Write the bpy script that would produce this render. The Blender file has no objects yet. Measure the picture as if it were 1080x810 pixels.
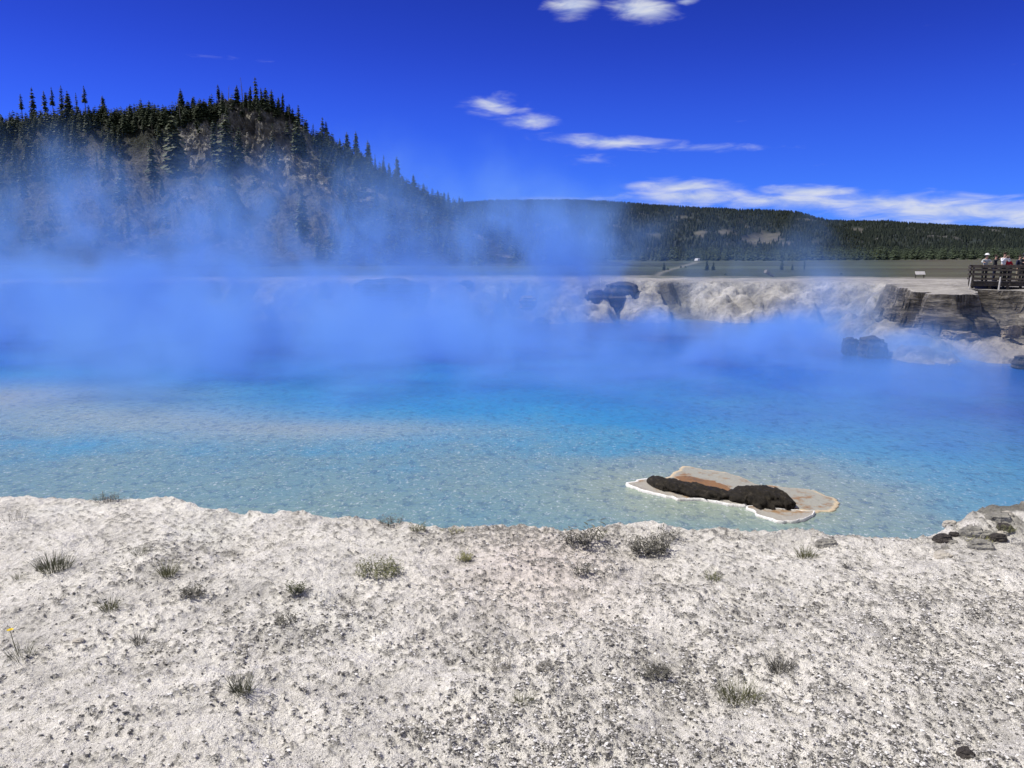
import bpy, bmesh, math, random
import numpy as np
from mathutils import Vector, Matrix

# ------------------------------------------------------------------ camera, world, sun, exposure
S = bpy.context.scene
COL = S.collection
rng = np.random.default_rng(7)
random.seed(7)
FPX, CX, CY, HOR = 816.0, 540.0, 405.0, 278.0        # focal length and horizon of the 1080x810 photograph
CAM_Z = 1.9
PITCH = math.atan((CY - HOR) / FPX)
cam = bpy.data.cameras.new('camera')
cam.sensor_width = 36.0
cam.lens = FPX / 1080.0 * 36.0
cam.clip_start = 0.05
cam.clip_end = 40000.0
camo = bpy.data.objects.new('camera', cam)
camo.location = (0, 0, CAM_Z)
camo.rotation_euler = (math.pi / 2 - PITCH, 0, 0)
COL.objects.link(camo)
S.camera = camo

SUN_ELEV = math.radians(56)
SUN_AZ = math.radians(-82)                            # measured from +Y towards +X: ahead and to the left
sun_dir = Vector((math.sin(SUN_AZ) * math.cos(SUN_ELEV), math.cos(SUN_AZ) * math.cos(SUN_ELEV), math.sin(SUN_ELEV)))
sl = bpy.data.lights.new('sun', 'SUN')
sl.energy = 5.0
sl.angle = math.radians(0.5)
sl.color = (1.0, 0.95, 0.87)
slo = bpy.data.objects.new('sun', sl)
slo.rotation_euler = (-sun_dir).to_track_quat('-Z', 'Y').to_euler()
slo.location = (-30, 20, 60)
COL.objects.link(slo)

S.view_settings.view_transform = 'Standard'
S.view_settings.look = 'None'
S.view_settings.exposure = 0.0
S.view_settings.gamma = 1.0
S.view_settings.use_curve_mapping = False
S.render.engine = 'CYCLES'
S.cycles.use_denoising = True
S.cycles.volume_bounces = 4
S.cycles.max_bounces = 8
S.cycles.transparent_max_bounces = 12
S.cycles.volume_step_rate = 2.0
S.cycles.volume_max_steps = 256
S.cycles.use_adaptive_sampling = True
S.cycles.adaptive_threshold = 0.02


def cam_dir(px, py):
    u, v = (px - CX) / FPX, (CY - py) / FPX
    return np.array([u, math.cos(PITCH) + math.sin(PITCH) * v, -math.sin(PITCH) + math.cos(PITCH) * v])


def P(px, py, z=0.0):
    """the point at height z that the photograph shows at this pixel"""
    d = cam_dir(px, py)
    k = (z - CAM_Z) / d[2]
    return np.array([d[0] * k, d[1] * k, z])


def PD(px, py, y):
    """the point at depth y that the photograph shows at this pixel"""
    d = cam_dir(px, py)
    k = y / d[1]
    return np.array([d[0] * k, y, CAM_Z + d[2] * k])


def to_px(x, y, z):
    z = z - CAM_Z
    f = math.cos(PITCH) * y - math.sin(PITCH) * z
    v = math.sin(PITCH) * y + math.cos(PITCH) * z
    return CX + FPX * x / f, CY - FPX * v / f


# ------------------------------------------------------------------ node helpers
def N(nt, kind, **kw):
    n = nt.nodes.new(kind)
    for k, v in kw.items():
        setattr(n, k, v)
    return n


def setin(nt, sock, v):
    if isinstance(v, bpy.types.NodeSocket):
        nt.links.new(v, sock)
    elif v is not None:
        sock.default_value = v


def M(nt, op, a, b=None, c=None, clamp=False):
    n = N(nt, 'ShaderNodeMath', operation=op, use_clamp=clamp)
    setin(nt, n.inputs[0], a)
    if b is not None: setin(nt, n.inputs[1], b)
    if c is not None: setin(nt, n.inputs[2], c)
    return n.outputs[0]


def VM(nt, op, a, b=None):
    n = N(nt, 'ShaderNodeVectorMath', operation=op)
    setin(nt, n.inputs[0], a)
    if b is not None: setin(nt, n.inputs[1], b)
    return n.outputs['Value'] if op in ('LENGTH', 'DOT_PRODUCT', 'DISTANCE') else n.outputs[0]


def smooth(nt, x, lo, hi, a=0.0, b=1.0):
    n = N(nt, 'ShaderNodeMapRange', interpolation_type='SMOOTHSTEP')
    setin(nt, n.inputs[0], x)
    n.inputs[1].default_value, n.inputs[2].default_value = lo, hi
    n.inputs[3].default_value, n.inputs[4].default_value = a, b
    return n.outputs[0]


def noise(nt, vec, scale, detail=4.0, rough=0.55, dist=0.0):
    n = N(nt, 'ShaderNodeTexNoise')
    setin(nt, n.inputs['Vector'], vec)
    n.inputs['Scale'].default_value = scale
    n.inputs['Detail'].default_value = detail
    n.inputs['Roughness'].default_value = rough
    n.inputs['Distortion'].default_value = dist
    return n.outputs['Fac']


def mix(nt, f, a, b, mode='MIX'):
    n = N(nt, 'ShaderNodeMix', data_type='RGBA', blend_type=mode)
    setin(nt, n.inputs[0], f)
    for s, v in ((n.inputs[6], a), (n.inputs[7], b)):
        if isinstance(v, (tuple, list)) and len(v) == 3: v = (*v, 1.0)
        setin(nt, s, v)
    return n.outputs[2]


def ramp(nt, f, stops):
    n = N(nt, 'ShaderNodeValToRGB')
    setin(nt, n.inputs[0], f)
    cr = n.color_ramp
    while len(cr.elements) < len(stops): cr.elements.new(0.5)
    for e, (p, c) in zip(cr.elements, stops):
        e.position = p
        e.color = (*c, 1.0)
    return n.outputs[0]


def new_mat(name):
    m = bpy.data.materials.new(name)
    m.use_nodes = True
    nt = m.node_tree
    b = nt.nodes['Principled BSDF']
    b.inputs['Roughness'].default_value = 0.85
    b.inputs['Specular IOR Level'].default_value = 0.25
    return m, nt, b


def simple_mat(name, col, var=0.25, scale=6.0, rough=0.85, bump=0.0):
    m, nt, b = new_mat(name)
    tc = N(nt, 'ShaderNodeTexCoord').outputs['Object']
    n = noise(nt, tc, scale, 5)
    dark = tuple(c * (1 - var) for c in col)
    lite = tuple(min(1, c * (1 + var)) for c in col)
    setin(nt, b.inputs['Base Color'], ramp(nt, n, [(0.3, dark), (0.7, lite)]))
    b.inputs['Roughness'].default_value = rough
    if bump:
        bp = N(nt, 'ShaderNodeBump')
        bp.inputs['Strength'].default_value = bump
        bp.inputs['Distance'].default_value = 0.1
        setin(nt, bp.inputs['Height'], n)
        setin(nt, b.inputs['Normal'], bp.outputs[0])
    return m


# ------------------------------------------------------------------ sky with high wispy clouds (by direction)
W = bpy.data.worlds.new('World')
S.world = W
W.use_nodes = True
nt = W.node_tree
nt.nodes.clear()
sky = N(nt, 'ShaderNodeTexSky', sky_type='NISHITA')
sky.sun_disc = False
sky.sun_elevation = SUN_ELEV
sky.sun_rotation = SUN_AZ
sky.altitude = 2200
sky.air_density = 1.0
sky.dust_density = 0.5
sky.ozone_density = 3.0
SKY_TINT = (0.165, 0.30, 1.45, 1.0)
gen = N(nt, 'ShaderNodeTexCoord').outputs['Generated']
sep = N(nt, 'ShaderNodeSeparateXYZ')
setin(nt, sep.inputs[0], gen)
tint = mix(nt, 1.0, sky.outputs[0], mix(nt, smooth(nt, sep.outputs[2], 0.02, 0.26), (0.20, 0.47, 1.55), mix(nt, smooth(nt, sep.outputs[2], 0.14, 0.36), SKY_TINT, (0.115, 0.19, 1.02))), 'MULTIPLY')
az = M(nt, 'ARCTAN2', sep.outputs[0], sep.outputs[1])
el = M(nt, 'ARCSINE', sep.outputs[2])
comb = N(nt, 'ShaderNodeCombineXYZ')
setin(nt, comb.inputs[0], az)
setin(nt, comb.inputs[1], el)
ae = comb.outputs[0]
stretch = VM(nt, 'MULTIPLY', ae, (1.0, 4.2, 1.0))
warp = noise(nt, stretch, 9.0, 5, 0.6)
wisp = noise(nt, stretch, 20.0, 6, 0.56, 0.5)
CLOUDS = [  # photo pixel, half sizes, tilt (px right per px down), weight
    (603, 6, 34, 15, 0, 1.0), (678, 10, 46, 15, 0.12, 1.0), (724, 0, 14, 6, 0, .8),
    (520, 111, 40, 13, 0.10, .70), (560, 128, 44, 9, 0.0, .72),
    (645, 150, 95, 9, 0.07, .72), (735, 156, 110, 5, 0.02, .50), (625, 169, 36, 7, 0, .5),
    (728, 197, 75, 11, 0.03, 1.0), (735, 207, 85, 13, 0, 1.0), (850, 202, 70, 8, 0.05, .95),
    (830, 212, 150, 12, 0.05, .85), (935, 214, 110, 14, 0.05, .9), (1000, 222, 150, 18, 0.06, .95), (1120, 228, 120, 18, 0.04, .9),
    (600, 210, 90, 4, 0, .5), (230, 60, 20, 2, 0, .1)]
acc = None
for (px, py, hx, hy, tl, w) in CLOUDS:
    d = cam_dir(px, py)
    a0 = math.atan2(d[0], d[1])
    e0 = math.asin(d[2] / np.linalg.norm(d))
    q = VM(nt, 'SUBTRACT', ae, (a0, e0, 0))
    mp = N(nt, 'ShaderNodeMapping', vector_type='POINT')
    setin(nt, mp.inputs[0], q)
    mp.inputs['Rotation'].default_value = (0, 0, math.atan(tl))
    q = VM(nt, 'MULTIPLY', mp.outputs[0], (FPX / hx, FPX / hy, 0))
    g = M(nt, 'SUBTRACT', 1.0, VM(nt, 'LENGTH', q))
    g = M(nt, 'MULTIPLY', M(nt, "MAXIMUM", g, -2.0), w)
    acc = g if acc is None else M(nt, 'MAXIMUM', acc, g)
cl = M(nt, 'ADD', acc, M(nt, 'MULTIPLY_ADD', wisp, 1.15, -0.56))
cl = M(nt, 'ADD', cl, M(nt, 'MULTIPLY_ADD', warp, 0.7, -0.35))
cov = smooth(nt, cl, 0.05, 1.0, 0.0, 0.90)
ccol = mix(nt, smooth(nt, wisp, 0.3, 0.7), (0.50, 0.60, 0.88), (0.80, 0.83, 0.90))
# invented unseen cloud overhead and behind the camera, added as neutral fill light
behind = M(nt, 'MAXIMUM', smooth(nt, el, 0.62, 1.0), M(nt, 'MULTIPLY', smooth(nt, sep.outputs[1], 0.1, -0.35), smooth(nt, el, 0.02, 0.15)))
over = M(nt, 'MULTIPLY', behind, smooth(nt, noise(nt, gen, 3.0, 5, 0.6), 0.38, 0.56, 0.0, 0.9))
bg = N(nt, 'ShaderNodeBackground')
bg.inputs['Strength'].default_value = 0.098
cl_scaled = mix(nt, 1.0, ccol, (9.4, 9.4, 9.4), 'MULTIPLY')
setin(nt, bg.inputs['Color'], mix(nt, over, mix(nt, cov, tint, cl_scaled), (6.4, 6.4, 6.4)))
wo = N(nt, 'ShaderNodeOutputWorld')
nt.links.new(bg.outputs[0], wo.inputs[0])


# ------------------------------------------------------------------ numpy noise
def _hash(ix, iy, iz, seed):
    h = (ix * 374761393 + iy * 668265263 + iz * 2147483647 + seed * 1274126177) & 0xFFFFFFFF
    h = ((h ^ (h >> 13)) * 1274126177) & 0xFFFFFFFF
    h = ((h ^ (h >> 16)) * 2246822519) & 0xFFFFFFFF
    return ((h ^ (h >> 15)) & 0xFFFFFF) / float(0xFFFFFF)


def vnoise(x, y, z=None, seed=0):
    """smooth value noise in 0..1"""
    x, y = np.asarray(x, float), np.asarray(y, float)
    x, y = np.broadcast_arrays(x, y)
    ix, iy = np.floor(x).astype(np.int64), np.floor(y).astype(np.int64)
    fx, fy = x - ix, y - iy
    fx, fy = fx * fx * fx * (fx * (fx * 6 - 15) + 10), fy * fy * fy * (fy * (fy * 6 - 15) + 10)
    def layer(iz):
        a, b = _hash(ix, iy, iz, seed), _hash(ix + 1, iy, iz, seed)
        c, d = _hash(ix, iy + 1, iz, seed), _hash(ix + 1, iy + 1, iz, seed)
        return (a + (b - a) * fx) * (1 - fy) + (c + (d - c) * fx) * fy
    if z is None:
        return layer(np.zeros_like(ix))
    z = np.broadcast_to(np.asarray(z, float), x.shape)
    iz = np.floor(z).astype(np.int64)
    fz = z - iz
    fz = fz * fz * (3 - 2 * fz)
    return layer(iz) * (1 - fz) + layer(iz + 1) * fz


def fbm(x, y, z=None, octaves=4, seed=0, gain=0.5, lac=2.07):
    v, a, t = 0.0, 1.0, 0.0
    for o in range(octaves):
        k = lac ** o
        v = v + a * vnoise(np.asarray(x) * k + 17.3 * o, np.asarray(y) * k - 9.1 * o, None if z is None else np.asarray(z) * k, seed + o)
        t += a
        a *= gain
    return v / t


def sstep(x, lo, hi):
    t = np.clip((x - lo) / (hi - lo), 0, 1)
    return t * t * (3 - 2 * t)


# ------------------------------------------------------------------ mesh helpers
def link(name, me, mat=None, parent=None, loc=None):
    o = bpy.data.objects.new(name, me)
    COL.objects.link(o)
    if mat is not None and me is not None and not me.materials: me.materials.append(mat)
    if parent is not None: o.parent = parent
    if loc is not None: o.location = loc
    return o


def np_mesh(name, verts, faces, smooth_shade=True):
    me = bpy.data.meshes.new(name)
    verts = np.ascontiguousarray(verts, dtype=np.float32)
    faces = np.ascontiguousarray(faces, dtype=np.int32)
    k = faces.shape[1]
    me.vertices.add(len(verts))
    me.vertices.foreach_set('co', verts.ravel())
    me.loops.add(faces.size)
    me.loops.foreach_set('vertex_index', faces.ravel())
    me.polygons.add(len(faces))
    me.polygons.foreach_set('loop_start', np.arange(0, faces.size, k, dtype=np.int32))
    me.polygons.foreach_set('loop_total', np.full(len(faces), k, dtype=np.int32))
    me.polygons.foreach_set('use_smooth', np.full(len(faces), smooth_shade))
    me.update(calc_edges=True)
    me.validate()
    return me


def grid_faces(nr, nc, wrap=False):
    r, c = np.meshgrid(np.arange(nr - 1), np.arange(nc if wrap else nc - 1), indexing='ij')
    c2 = (c + 1) % nc
    return np.stack([r * nc + c, r * nc + c2, (r + 1) * nc + c2, (r + 1) * nc + c], -1).reshape(-1, 4)


def attr_f(me, name, vals):
    a = me.attributes.new(name, 'FLOAT', 'POINT')
    a.data.foreach_set('value', np.ascontiguousarray(vals, dtype=np.float32).ravel())


def attr_c(me, name, rgb):
    a = me.attributes.new(name, 'FLOAT_COLOR', 'POINT')
    rgba = np.ones((len(rgb), 4), np.float32)
    rgba[:, :3] = rgb
    a.data.foreach_set('color', rgba.ravel())


def tag(o, label=None, cat=None, group=None, kind=None):
    if label: o['label'] = label
    if cat: o['category'] = cat
    if group: o['group'] = group
    if kind: o['kind'] = kind
    return o


def empty(name, loc, rz=0.0):
    o = bpy.data.objects.new(name, None)
    o.empty_display_size = 0.2
    COL.objects.link(o)
    o.location = loc
    o.rotation_euler = (0, 0, rz)
    return o


def box_bm(bm, c, s, rot=None, bevel=0.0):
    r = bmesh.ops.create_cube(bm, size=1.0)
    vs = r['verts']
    for v in vs:
        v.co = Vector((v.co.x * s[0], v.co.y * s[1], v.co.z * s[2]))
        if rot is not None: v.co = rot @ v.co
        v.co += Vector(c)
    if bevel:
        es = list({e for v in vs for e in v.link_edges})
        bmesh.ops.bevel(bm, geom=es, offset=bevel, segments=1, affect='EDGES')


def tube_bm(bm, pts, radii, seg=8):
    rings = []
    for i, p in enumerate(pts):
        p = Vector(p)
        a = Vector(pts[max(i - 1, 0)])
        b = Vector(pts[min(i + 1, len(pts) - 1)])
        t = (b - a).normalized()
        s = t.orthogonal().normalized()
        w = t.cross(s)
        rings.append([bm.verts.new(p + (s * math.cos(2 * math.pi * k / seg) + w * math.sin(2 * math.pi * k / seg)) * radii[i]) for k in range(seg)])
    for r0, r1 in zip(rings, rings[1:]):
        for k in range(seg):
            bm.faces.new((r0[k], r0[(k + 1) % seg], r1[(k + 1) % seg], r1[k]))
    bm.faces.new(rings[0][::-1])
    bm.faces.new(rings[-1])


def bm_obj(name, bm, mat, parent=None, smooth_shade=False):
    bmesh.ops.recalc_face_normals(bm, faces=bm.faces)
    me = bpy.data.meshes.new(name)
    bm.to_mesh(me)
    bm.free()
    if smooth_shade:
        me.polygons.foreach_set('use_smooth', [True] * len(me.polygons))
    return link(name, me, mat, parent)


# ------------------------------------------------------------------ the crater in plan
WATER_Z = -3.1
near_rim = [P(px, py)[:2] for px, py in [(-260, 518), (-60, 522), (0, 526), (60, 524), (130, 527), (200, 532), (260, 536), (330, 541), (390, 549), (450, 556),
                                          (530, 557), (640, 559), (760, 563), (860, 567), (965, 573), (1000, 565), (1080, 550), (1180, 542), (1400, 520)]]
far_rim = [(19, 11), (29, 18), (35, 28), (37, 36)] + [P(px, py, 0.0)[:2] for px, py in [(1140, 311), (1090, 311.5), (1052, 310.6), (1035, 310.2), (1027, 312.6), (1008, 313), (991, 312.4), (983, 310.4), (962, 310), (944, 308), (940, 304)]] + \
          [P(px, py, 0.3)[:2] for px, py in [(955, 299.5), (930, 298), (890, 297.5), (840, 297), (780, 296.4), (720, 296), (680, 296), (640, 296), (600, 296), (500, 296), (430, 296), (360, 296), (300, 296), (220, 296)]] + \
          [(-42, 70), (-50, 60), (-50, 44), (-42, 28), (-30, 16), (-17, 9.5)]
RIM = np.array([tuple(p) for p in near_rim] + [tuple(p) for p in far_rim])


def rim_sd(x, y):
    """signed distance to the rim, positive inside the crater"""
    px, py = x.ravel(), y.ravel()
    best = np.full(px.shape, 1e9)
    inside = np.zeros(px.shape, bool)
    n = len(RIM)
    for i in range(n):
        ax, ay = RIM[i]
        bx, by = RIM[(i + 1) % n]
        dx, dy = bx - ax, by - ay
        t = np.clip(((px - ax) * dx + (py - ay) * dy) / (dx * dx + dy * dy), 0, 1)
        best = np.minimum(best, np.hypot(px - ax - t * dx, py - ay - t * dy))
        c = ((ay > py) != (by > py))
        with np.errstate(divide='ignore', invalid='ignore'):
            xi = (bx - ax) * (py - ay) / (by - ay) + ax
        inside ^= c & (px < xi)
    return np.where(inside, best, -best).reshape(x.shape)


def ground_z(x, y, fine=True):
    """height of the land, and helper masks"""
    d = np.hypot(x, y)
    jit = (fbm(x * 0.9, y * 0.9, octaves=4, seed=3) - 0.5) * np.clip(d * 0.05, 0.09, 1.8)
    jc = (fbm(x * 0.30, y * 0.30, octaves=3, seed=4) - 0.5) * 2.0
    cz = sstep(x, 18, 24) * sstep(y, 24, 31) * (1 - sstep(y, 54, 60))
    sd = rim_sd(x, y) + jit * (1 - 0.6 * cz) + jc * cz
    far = sstep(d, 12, 34)
    top = 0.30 * far + np.clip(d - 85, 0, 500) * 0.0045 + np.clip(d - 560, 0, 4000) * 0.010
    top = top + (fbm(x * 0.35, y * 0.35, octaves=4, seed=11) - 0.5) * (0.10 + 0.25 * far)
    top = top + (fbm(x * 0.02, y * 0.02, octaves=3, seed=12) - 0.5) * np.clip((d - 90) / 100, 0, 1.2)
    top = top - 0.28 * np.exp(-(((x - 27) / 9) ** 2 + ((y - 44) / 5) ** 2))
    # raised, broken ledge at the right end of the near rim
    ledge = np.exp(-(((x - 3.75) / 0.62) ** 4 + ((y - 5.55) / 0.42) ** 4))
    top = top + 0.11 * ledge * (0.6 + 0.8 * fbm(x * 3, y * 3, octaves=3, seed=5))
    # profiles below the rim
    cliff_w = sstep(x, 20.5, 25) * sstep(y, 24, 31) * (1 - sstep(y, 54, 60)) + (1 - sstep(d, 10, 16))
    cliff_w = np.clip(cliff_w, 0, 1)
    s = np.maximum(sd, 0)
    cl = 2.35 * (0.55 * sstep(s, 0.0, 0.25) + 0.45 * sstep(s, 0.45, 0.8)) + np.clip(s - 0.5, 0, 99) * 0.13 + np.clip(s - 5.5, 0, 99) * 0.5
    gul = fbm(x * 0.32 + 3, y * 0.10, octaves=4, seed=21)
    ridged = 1 - np.abs(2 * fbm(x * 0.22, y * 0.22, octaves=4, seed=22) - 1)
    bk = (0.5 + 1.3 * sstep(gul, 0.46, 0.60)) * sstep(s, 0.0, 0.8 + 1.2 * gul) + np.clip(s - 0.4, 0, 99) * (0.30 + 0.20 * gul) + 1.1 * (ridged - 0.6) * sstep(s, 0.5, 3)
    drop = cl * cliff_w + np.maximum(bk, 0) * (1 - cliff_w)
    z = top - drop
    z = z + (fbm(x * 1.3, y * 1.3, octaves=4, seed=31) - 0.5) * 1.1 * sstep(s, 0.1, 1.5) * far * (1 - 0.7 * cliff_w * (1 - sstep(s, 1.0, 2.0)))
    return np.maximum(z, -6.0), sd, cliff_w, gul


# rows and columns of the single sheet
ang_f = np.radians(np.arange(-40, 40.01, 0.17))
ang_l = np.radians(np.concatenate([np.arange(-180, -70, 8), np.arange(-70, -40, 2.0)]))
ang_r = np.radians(np.concatenate([np.arange(42, 70, 2.0), np.arange(70, 180, 8)]))
ANG = np.concatenate([ang_l, ang_f, ang_r])
RAD = np.concatenate([[0.05, 0.4, 0.9, 1.4, 1.8, 2.0], np.arange(2.1, 3.6, 0.011), np.arange(3.6, 5.6, 0.014), np.arange(5.6, 7.6, 0.022), np.arange(7.6, 30, 0.9),
                      np.arange(30, 37, 0.3), np.arange(37, 58, 0.07), np.arange(58, 84, 0.16), np.geomspace(84, 300, 60), np.geomspace(310, 30000, 50)])
AA, RR = np.meshgrid(ANG, RAD)
X, Y = RR * np.sin(AA), RR * np.cos(AA)
Z, SD, CLW, GUL = ground_z(X, Y)
near = 1 - sstep(RR, 7.0, 9.0)
# crust, crumbs and debris near the camera
dens = np.clip(0.11 + 0.44 * sstep(X / np.maximum(Y, 1), -0.42, 0.28) + 1.5 * (fbm(X * 0.9, Y * 1.5, octaves=4, seed=40) - 0.5), 0.02, 0.9)
smoothpatch = np.exp(-(((X + 0.9) / 1.1) ** 2 + ((Y - 3.45 - 0.12 * X) / 0.24) ** 2)) + 0.8 * np.exp(-(((X - 0.9) / 0.6) ** 2 + ((Y - 2.95) / 0.22) ** 2))
dens = dens * (1 - 0.8 * np.clip(smoothpatch, 0, 1))
lump = fbm(X * 40, Y * 27, octaves=3, seed=41, gain=0.66)
lump2 = fbm(X * 55, Y * 40, octaves=2, seed=42)
thr = 0.665 - 0.225 * dens
deb = sstep(lump, thr, thr + 0.05)
deb = deb * sstep(fbm(X * 5, Y * 5, octaves=3, seed=45), 0.22, 0.44)
clod = (1 - np.abs(2 * fbm(X * 9, Y * 9, octaves=3, seed=43) - 1))
Z = Z + near * ((lump - 0.5) * 0.013 + (lump2 - 0.5) * 0.009 + deb * 0.007 + (clod - 0.6) * 0.016 * (0.4 + dens)
                + (fbm(X * 2.2, Y * 2.2, octaves=3, seed=44) - 0.5) * 0.09)
# broken rim: crumbling lip
Z = Z + near * sstep(SD, -0.35, 0.0) * (fbm(X * 12, Y * 12, octaves=3, seed=46) - 0.45) * 0.05
# undercut, layered cliffs: push the face in and out by height
face = CLW * sstep(SD, 0.02, 0.3) * (1 - sstep(SD, 1.2, 2.2)) * sstep(RR, 20, 30)
lay = (vnoise(Z * 2.6, X * 0.10, seed=50) - 0.5) * 1.3 + (fbm(X * 0.45, Z * 2.2, octaves=3, seed=51) - 0.5) * 0.9
Y = Y + face * lay * 0.8

# colours of the land itself
n1 = fbm(X * 0.5, Y * 0.5, octaves=4, seed=60)[..., None]
n2 = fbm(X * 0.08, Y * 0.08, octaves=4, seed=61)[..., None]
white = np.array([0.82, 0.79, 0.72]) + (n1 - 0.5) * 0.10
n5 = fbm(X * 0.55, Y * 0.35 + Z * 0.8, octaves=5, seed=66, gain=0.62)[..., None]
bank = np.array([0.36, 0.345, 0.315]) * (0.25 + 1.6 * n5)
gulc = sstep(GUL, 0.50, 0.64)[..., None]
bank = bank * (1 - gulc * 0.65) + np.array([0.085, 0.082, 0.066]) * gulc * 0.65
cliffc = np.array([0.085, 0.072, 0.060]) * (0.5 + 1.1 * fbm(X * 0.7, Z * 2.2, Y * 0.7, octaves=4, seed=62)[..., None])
stain = sstep(fbm(X * 0.5, Y * 0.5, octaves=3, seed=63), 0.55, 0.65)[..., None]
flats = np.array([0.34, 0.325, 0.30]) * (0.65 + 0.7 * n1)
n4 = fbm(X * 0.012 + 7, Y * 0.035, octaves=5, seed=64)[..., None]
meadow = np.array([0.050, 0.064, 0.040]) * (0.15 + 1.6 * n4) + np.array([0.030, 0.014, 0.012]) * sstep(X[..., None] / np.maximum(Y[..., None], 1), 0.45, 0.55)
R3, SD3 = RR[..., None], SD[..., None]
colr = white * (1 - sstep(R3, 9, 25)) + flats * sstep(R3, 9, 25)
mw = sstep(R3 + 10 * (n2 - 0.5), 88, 96)
colr = colr * (1 - mw) + meadow * mw
AZ3 = (np.arctan2(X, Y))[..., None]
track = np.exp(-((AZ3 - np.interp(R3, [110, 160, 220, 400, 640], [0.185, 0.197, 0.212, 0.225, 0.234])) / 0.004) ** 2) * (R3 > 105) * (R3 < 650)
palepath = np.maximum(np.exp(-((R3 - 97) / 2.5) ** 2) * 0.6, track * 0.38)
colr = colr * (1 - palepath) + np.array([0.37, 0.35, 0.31]) * palepath
inside = sstep(SD3 + 0.12 * CLW[..., None], 0.06, 0.6 - 0.45 * CLW[..., None]) * sstep(R3, 9, 14)
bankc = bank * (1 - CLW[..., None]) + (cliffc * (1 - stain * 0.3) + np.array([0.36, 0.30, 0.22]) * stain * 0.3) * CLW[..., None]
beach = sstep(SD3, 1.5, 2.6) * CLW[..., None]
bankc = bankc * (1 - beach) + np.array([0.34, 0.31, 0.27]) * (0.6 + 0.7 * n1) * beach
colr = colr * (1 - inside) + bankc * inside
pink = np.exp(-(((X - 0.15) / 0.55) ** 2 + ((Y - 4.7) / 0.7) ** 2))[..., None] * 0.55
colr = colr * (1 - pink * np.array([0.0, 0.10, 0.10]))
grey = (ledge_grey := np.exp(-(((X - 3.65) / 0.72) ** 2 + ((Y - 5.45) / 0.36) ** 2)) * sstep(fbm(X * 6, Y * 9, octaves=3, seed=47), 0.25, 0.5))[..., None]
colr = colr * (1 - 0.75 * grey) + np.array([0.03, 0.031, 0.018]) * grey
deb_a = deb * near

gm = np_mesh('ground', np.stack([X, Y, Z], -1).reshape(-1, 3), grid_faces(*X.shape, wrap=True)[:, ::-1])
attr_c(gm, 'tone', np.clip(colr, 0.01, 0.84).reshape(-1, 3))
attr_f(gm, 'debris', deb_a)
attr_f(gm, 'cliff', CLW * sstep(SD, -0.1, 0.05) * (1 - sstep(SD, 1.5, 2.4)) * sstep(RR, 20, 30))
attr_f(gm, 'density', dens * near)

m, nt, b = new_mat('sinter_ground')
pos = N(nt, 'ShaderNodeNewGeometry').outputs['Position']
tone = N(nt, 'ShaderNodeAttribute', attribute_name='tone').outputs['Color']
da = N(nt, 'ShaderNodeAttribute', attribute_name='debris').outputs['Fac']
dn = N(nt, 'ShaderNodeAttribute', attribute_name='density').outputs['Fac']
fine = noise(nt, pos, 85.0, 5, 0.65)
mid = noise(nt, pos, 28.0, 4, 0.6)
vf = noise(nt, pos, 260.0, 3, 0.6)
spk = smooth(nt, M(nt, 'ADD', fine, M(nt, 'MULTIPLY', dn, 0.16)), 0.60, 0.69)
dm = M(nt, 'MULTIPLY', da, smooth(nt, fine, 0.34, 0.50))
dm = M(nt, 'MAXIMUM', dm, M(nt, 'MULTIPLY', spk, 0.75))
debcol = ramp(nt, vf, [(0.3, (0.055, 0.051, 0.043)), (0.5, (0.13, 0.123, 0.106)), (0.75, (0.36, 0.34, 0.30))])
far_n = noise(nt, pos, 2.2, 8, 0.68)
tone = mix(nt, 1.0, tone, ramp(nt, far_n, [(0.25, (0.55, 0.55, 0.55)), (0.5, (1, 1, 1)), (0.75, (1.25, 1.25, 1.25))]), 'MULTIPLY')
tone = mix(nt, 1.0, tone, ramp(nt, mid, [(0.3, (0.82, 0.815, 0.80)), (0.6, (1.06, 1.06, 1.06))]), 'MULTIPLY')
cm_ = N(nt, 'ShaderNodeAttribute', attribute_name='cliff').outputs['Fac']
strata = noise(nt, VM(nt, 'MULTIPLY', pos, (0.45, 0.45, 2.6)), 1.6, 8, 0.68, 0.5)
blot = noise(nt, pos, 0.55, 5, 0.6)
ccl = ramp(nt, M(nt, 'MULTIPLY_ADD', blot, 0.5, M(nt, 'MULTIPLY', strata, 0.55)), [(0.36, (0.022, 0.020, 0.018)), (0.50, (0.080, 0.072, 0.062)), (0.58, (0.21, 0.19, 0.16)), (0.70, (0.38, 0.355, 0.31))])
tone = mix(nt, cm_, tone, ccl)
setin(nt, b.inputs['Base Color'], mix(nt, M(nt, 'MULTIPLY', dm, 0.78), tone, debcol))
bp = N(nt, 'ShaderNodeBump')
bp.inputs['Strength'].default_value = 0.9
bp.inputs['Distance'].default_value = 0.012
setin(nt, bp.inputs['Height'], M(nt, 'ADD', M(nt, 'MULTIPLY', fine, 0.8), M(nt, 'MULTIPLY', vf, 0.35)))
bp2 = N(nt, 'ShaderNodeBump')
bp2.inputs['Strength'].default_value = 0.8
bp2.inputs['Distance'].default_value = 0.35
setin(nt, bp2.inputs['Height'], M(nt, 'ADD', far_n, M(nt, 'MULTIPLY', strata, M(nt, 'MULTIPLY', cm_, 2.5))))
setin(nt, bp2.inputs['Normal'], bp.outputs[0])
setin(nt, b.inputs['Normal'], bp2.outputs[0])
b.inputs['Roughness'].default_value = 0.95
tag(link('ground', gm, m), kind='structure')


def gz(x, y):
    """height of the finished sheet under a point (nearest vertex)"""
    a, r = math.atan2(x, y), math.hypot(x, y)
    j = int(np.argmin(np.abs(ANG - a)))
    i = int(np.argmin(np.abs(RAD - r)))
    return float(Z[i, j])


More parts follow.
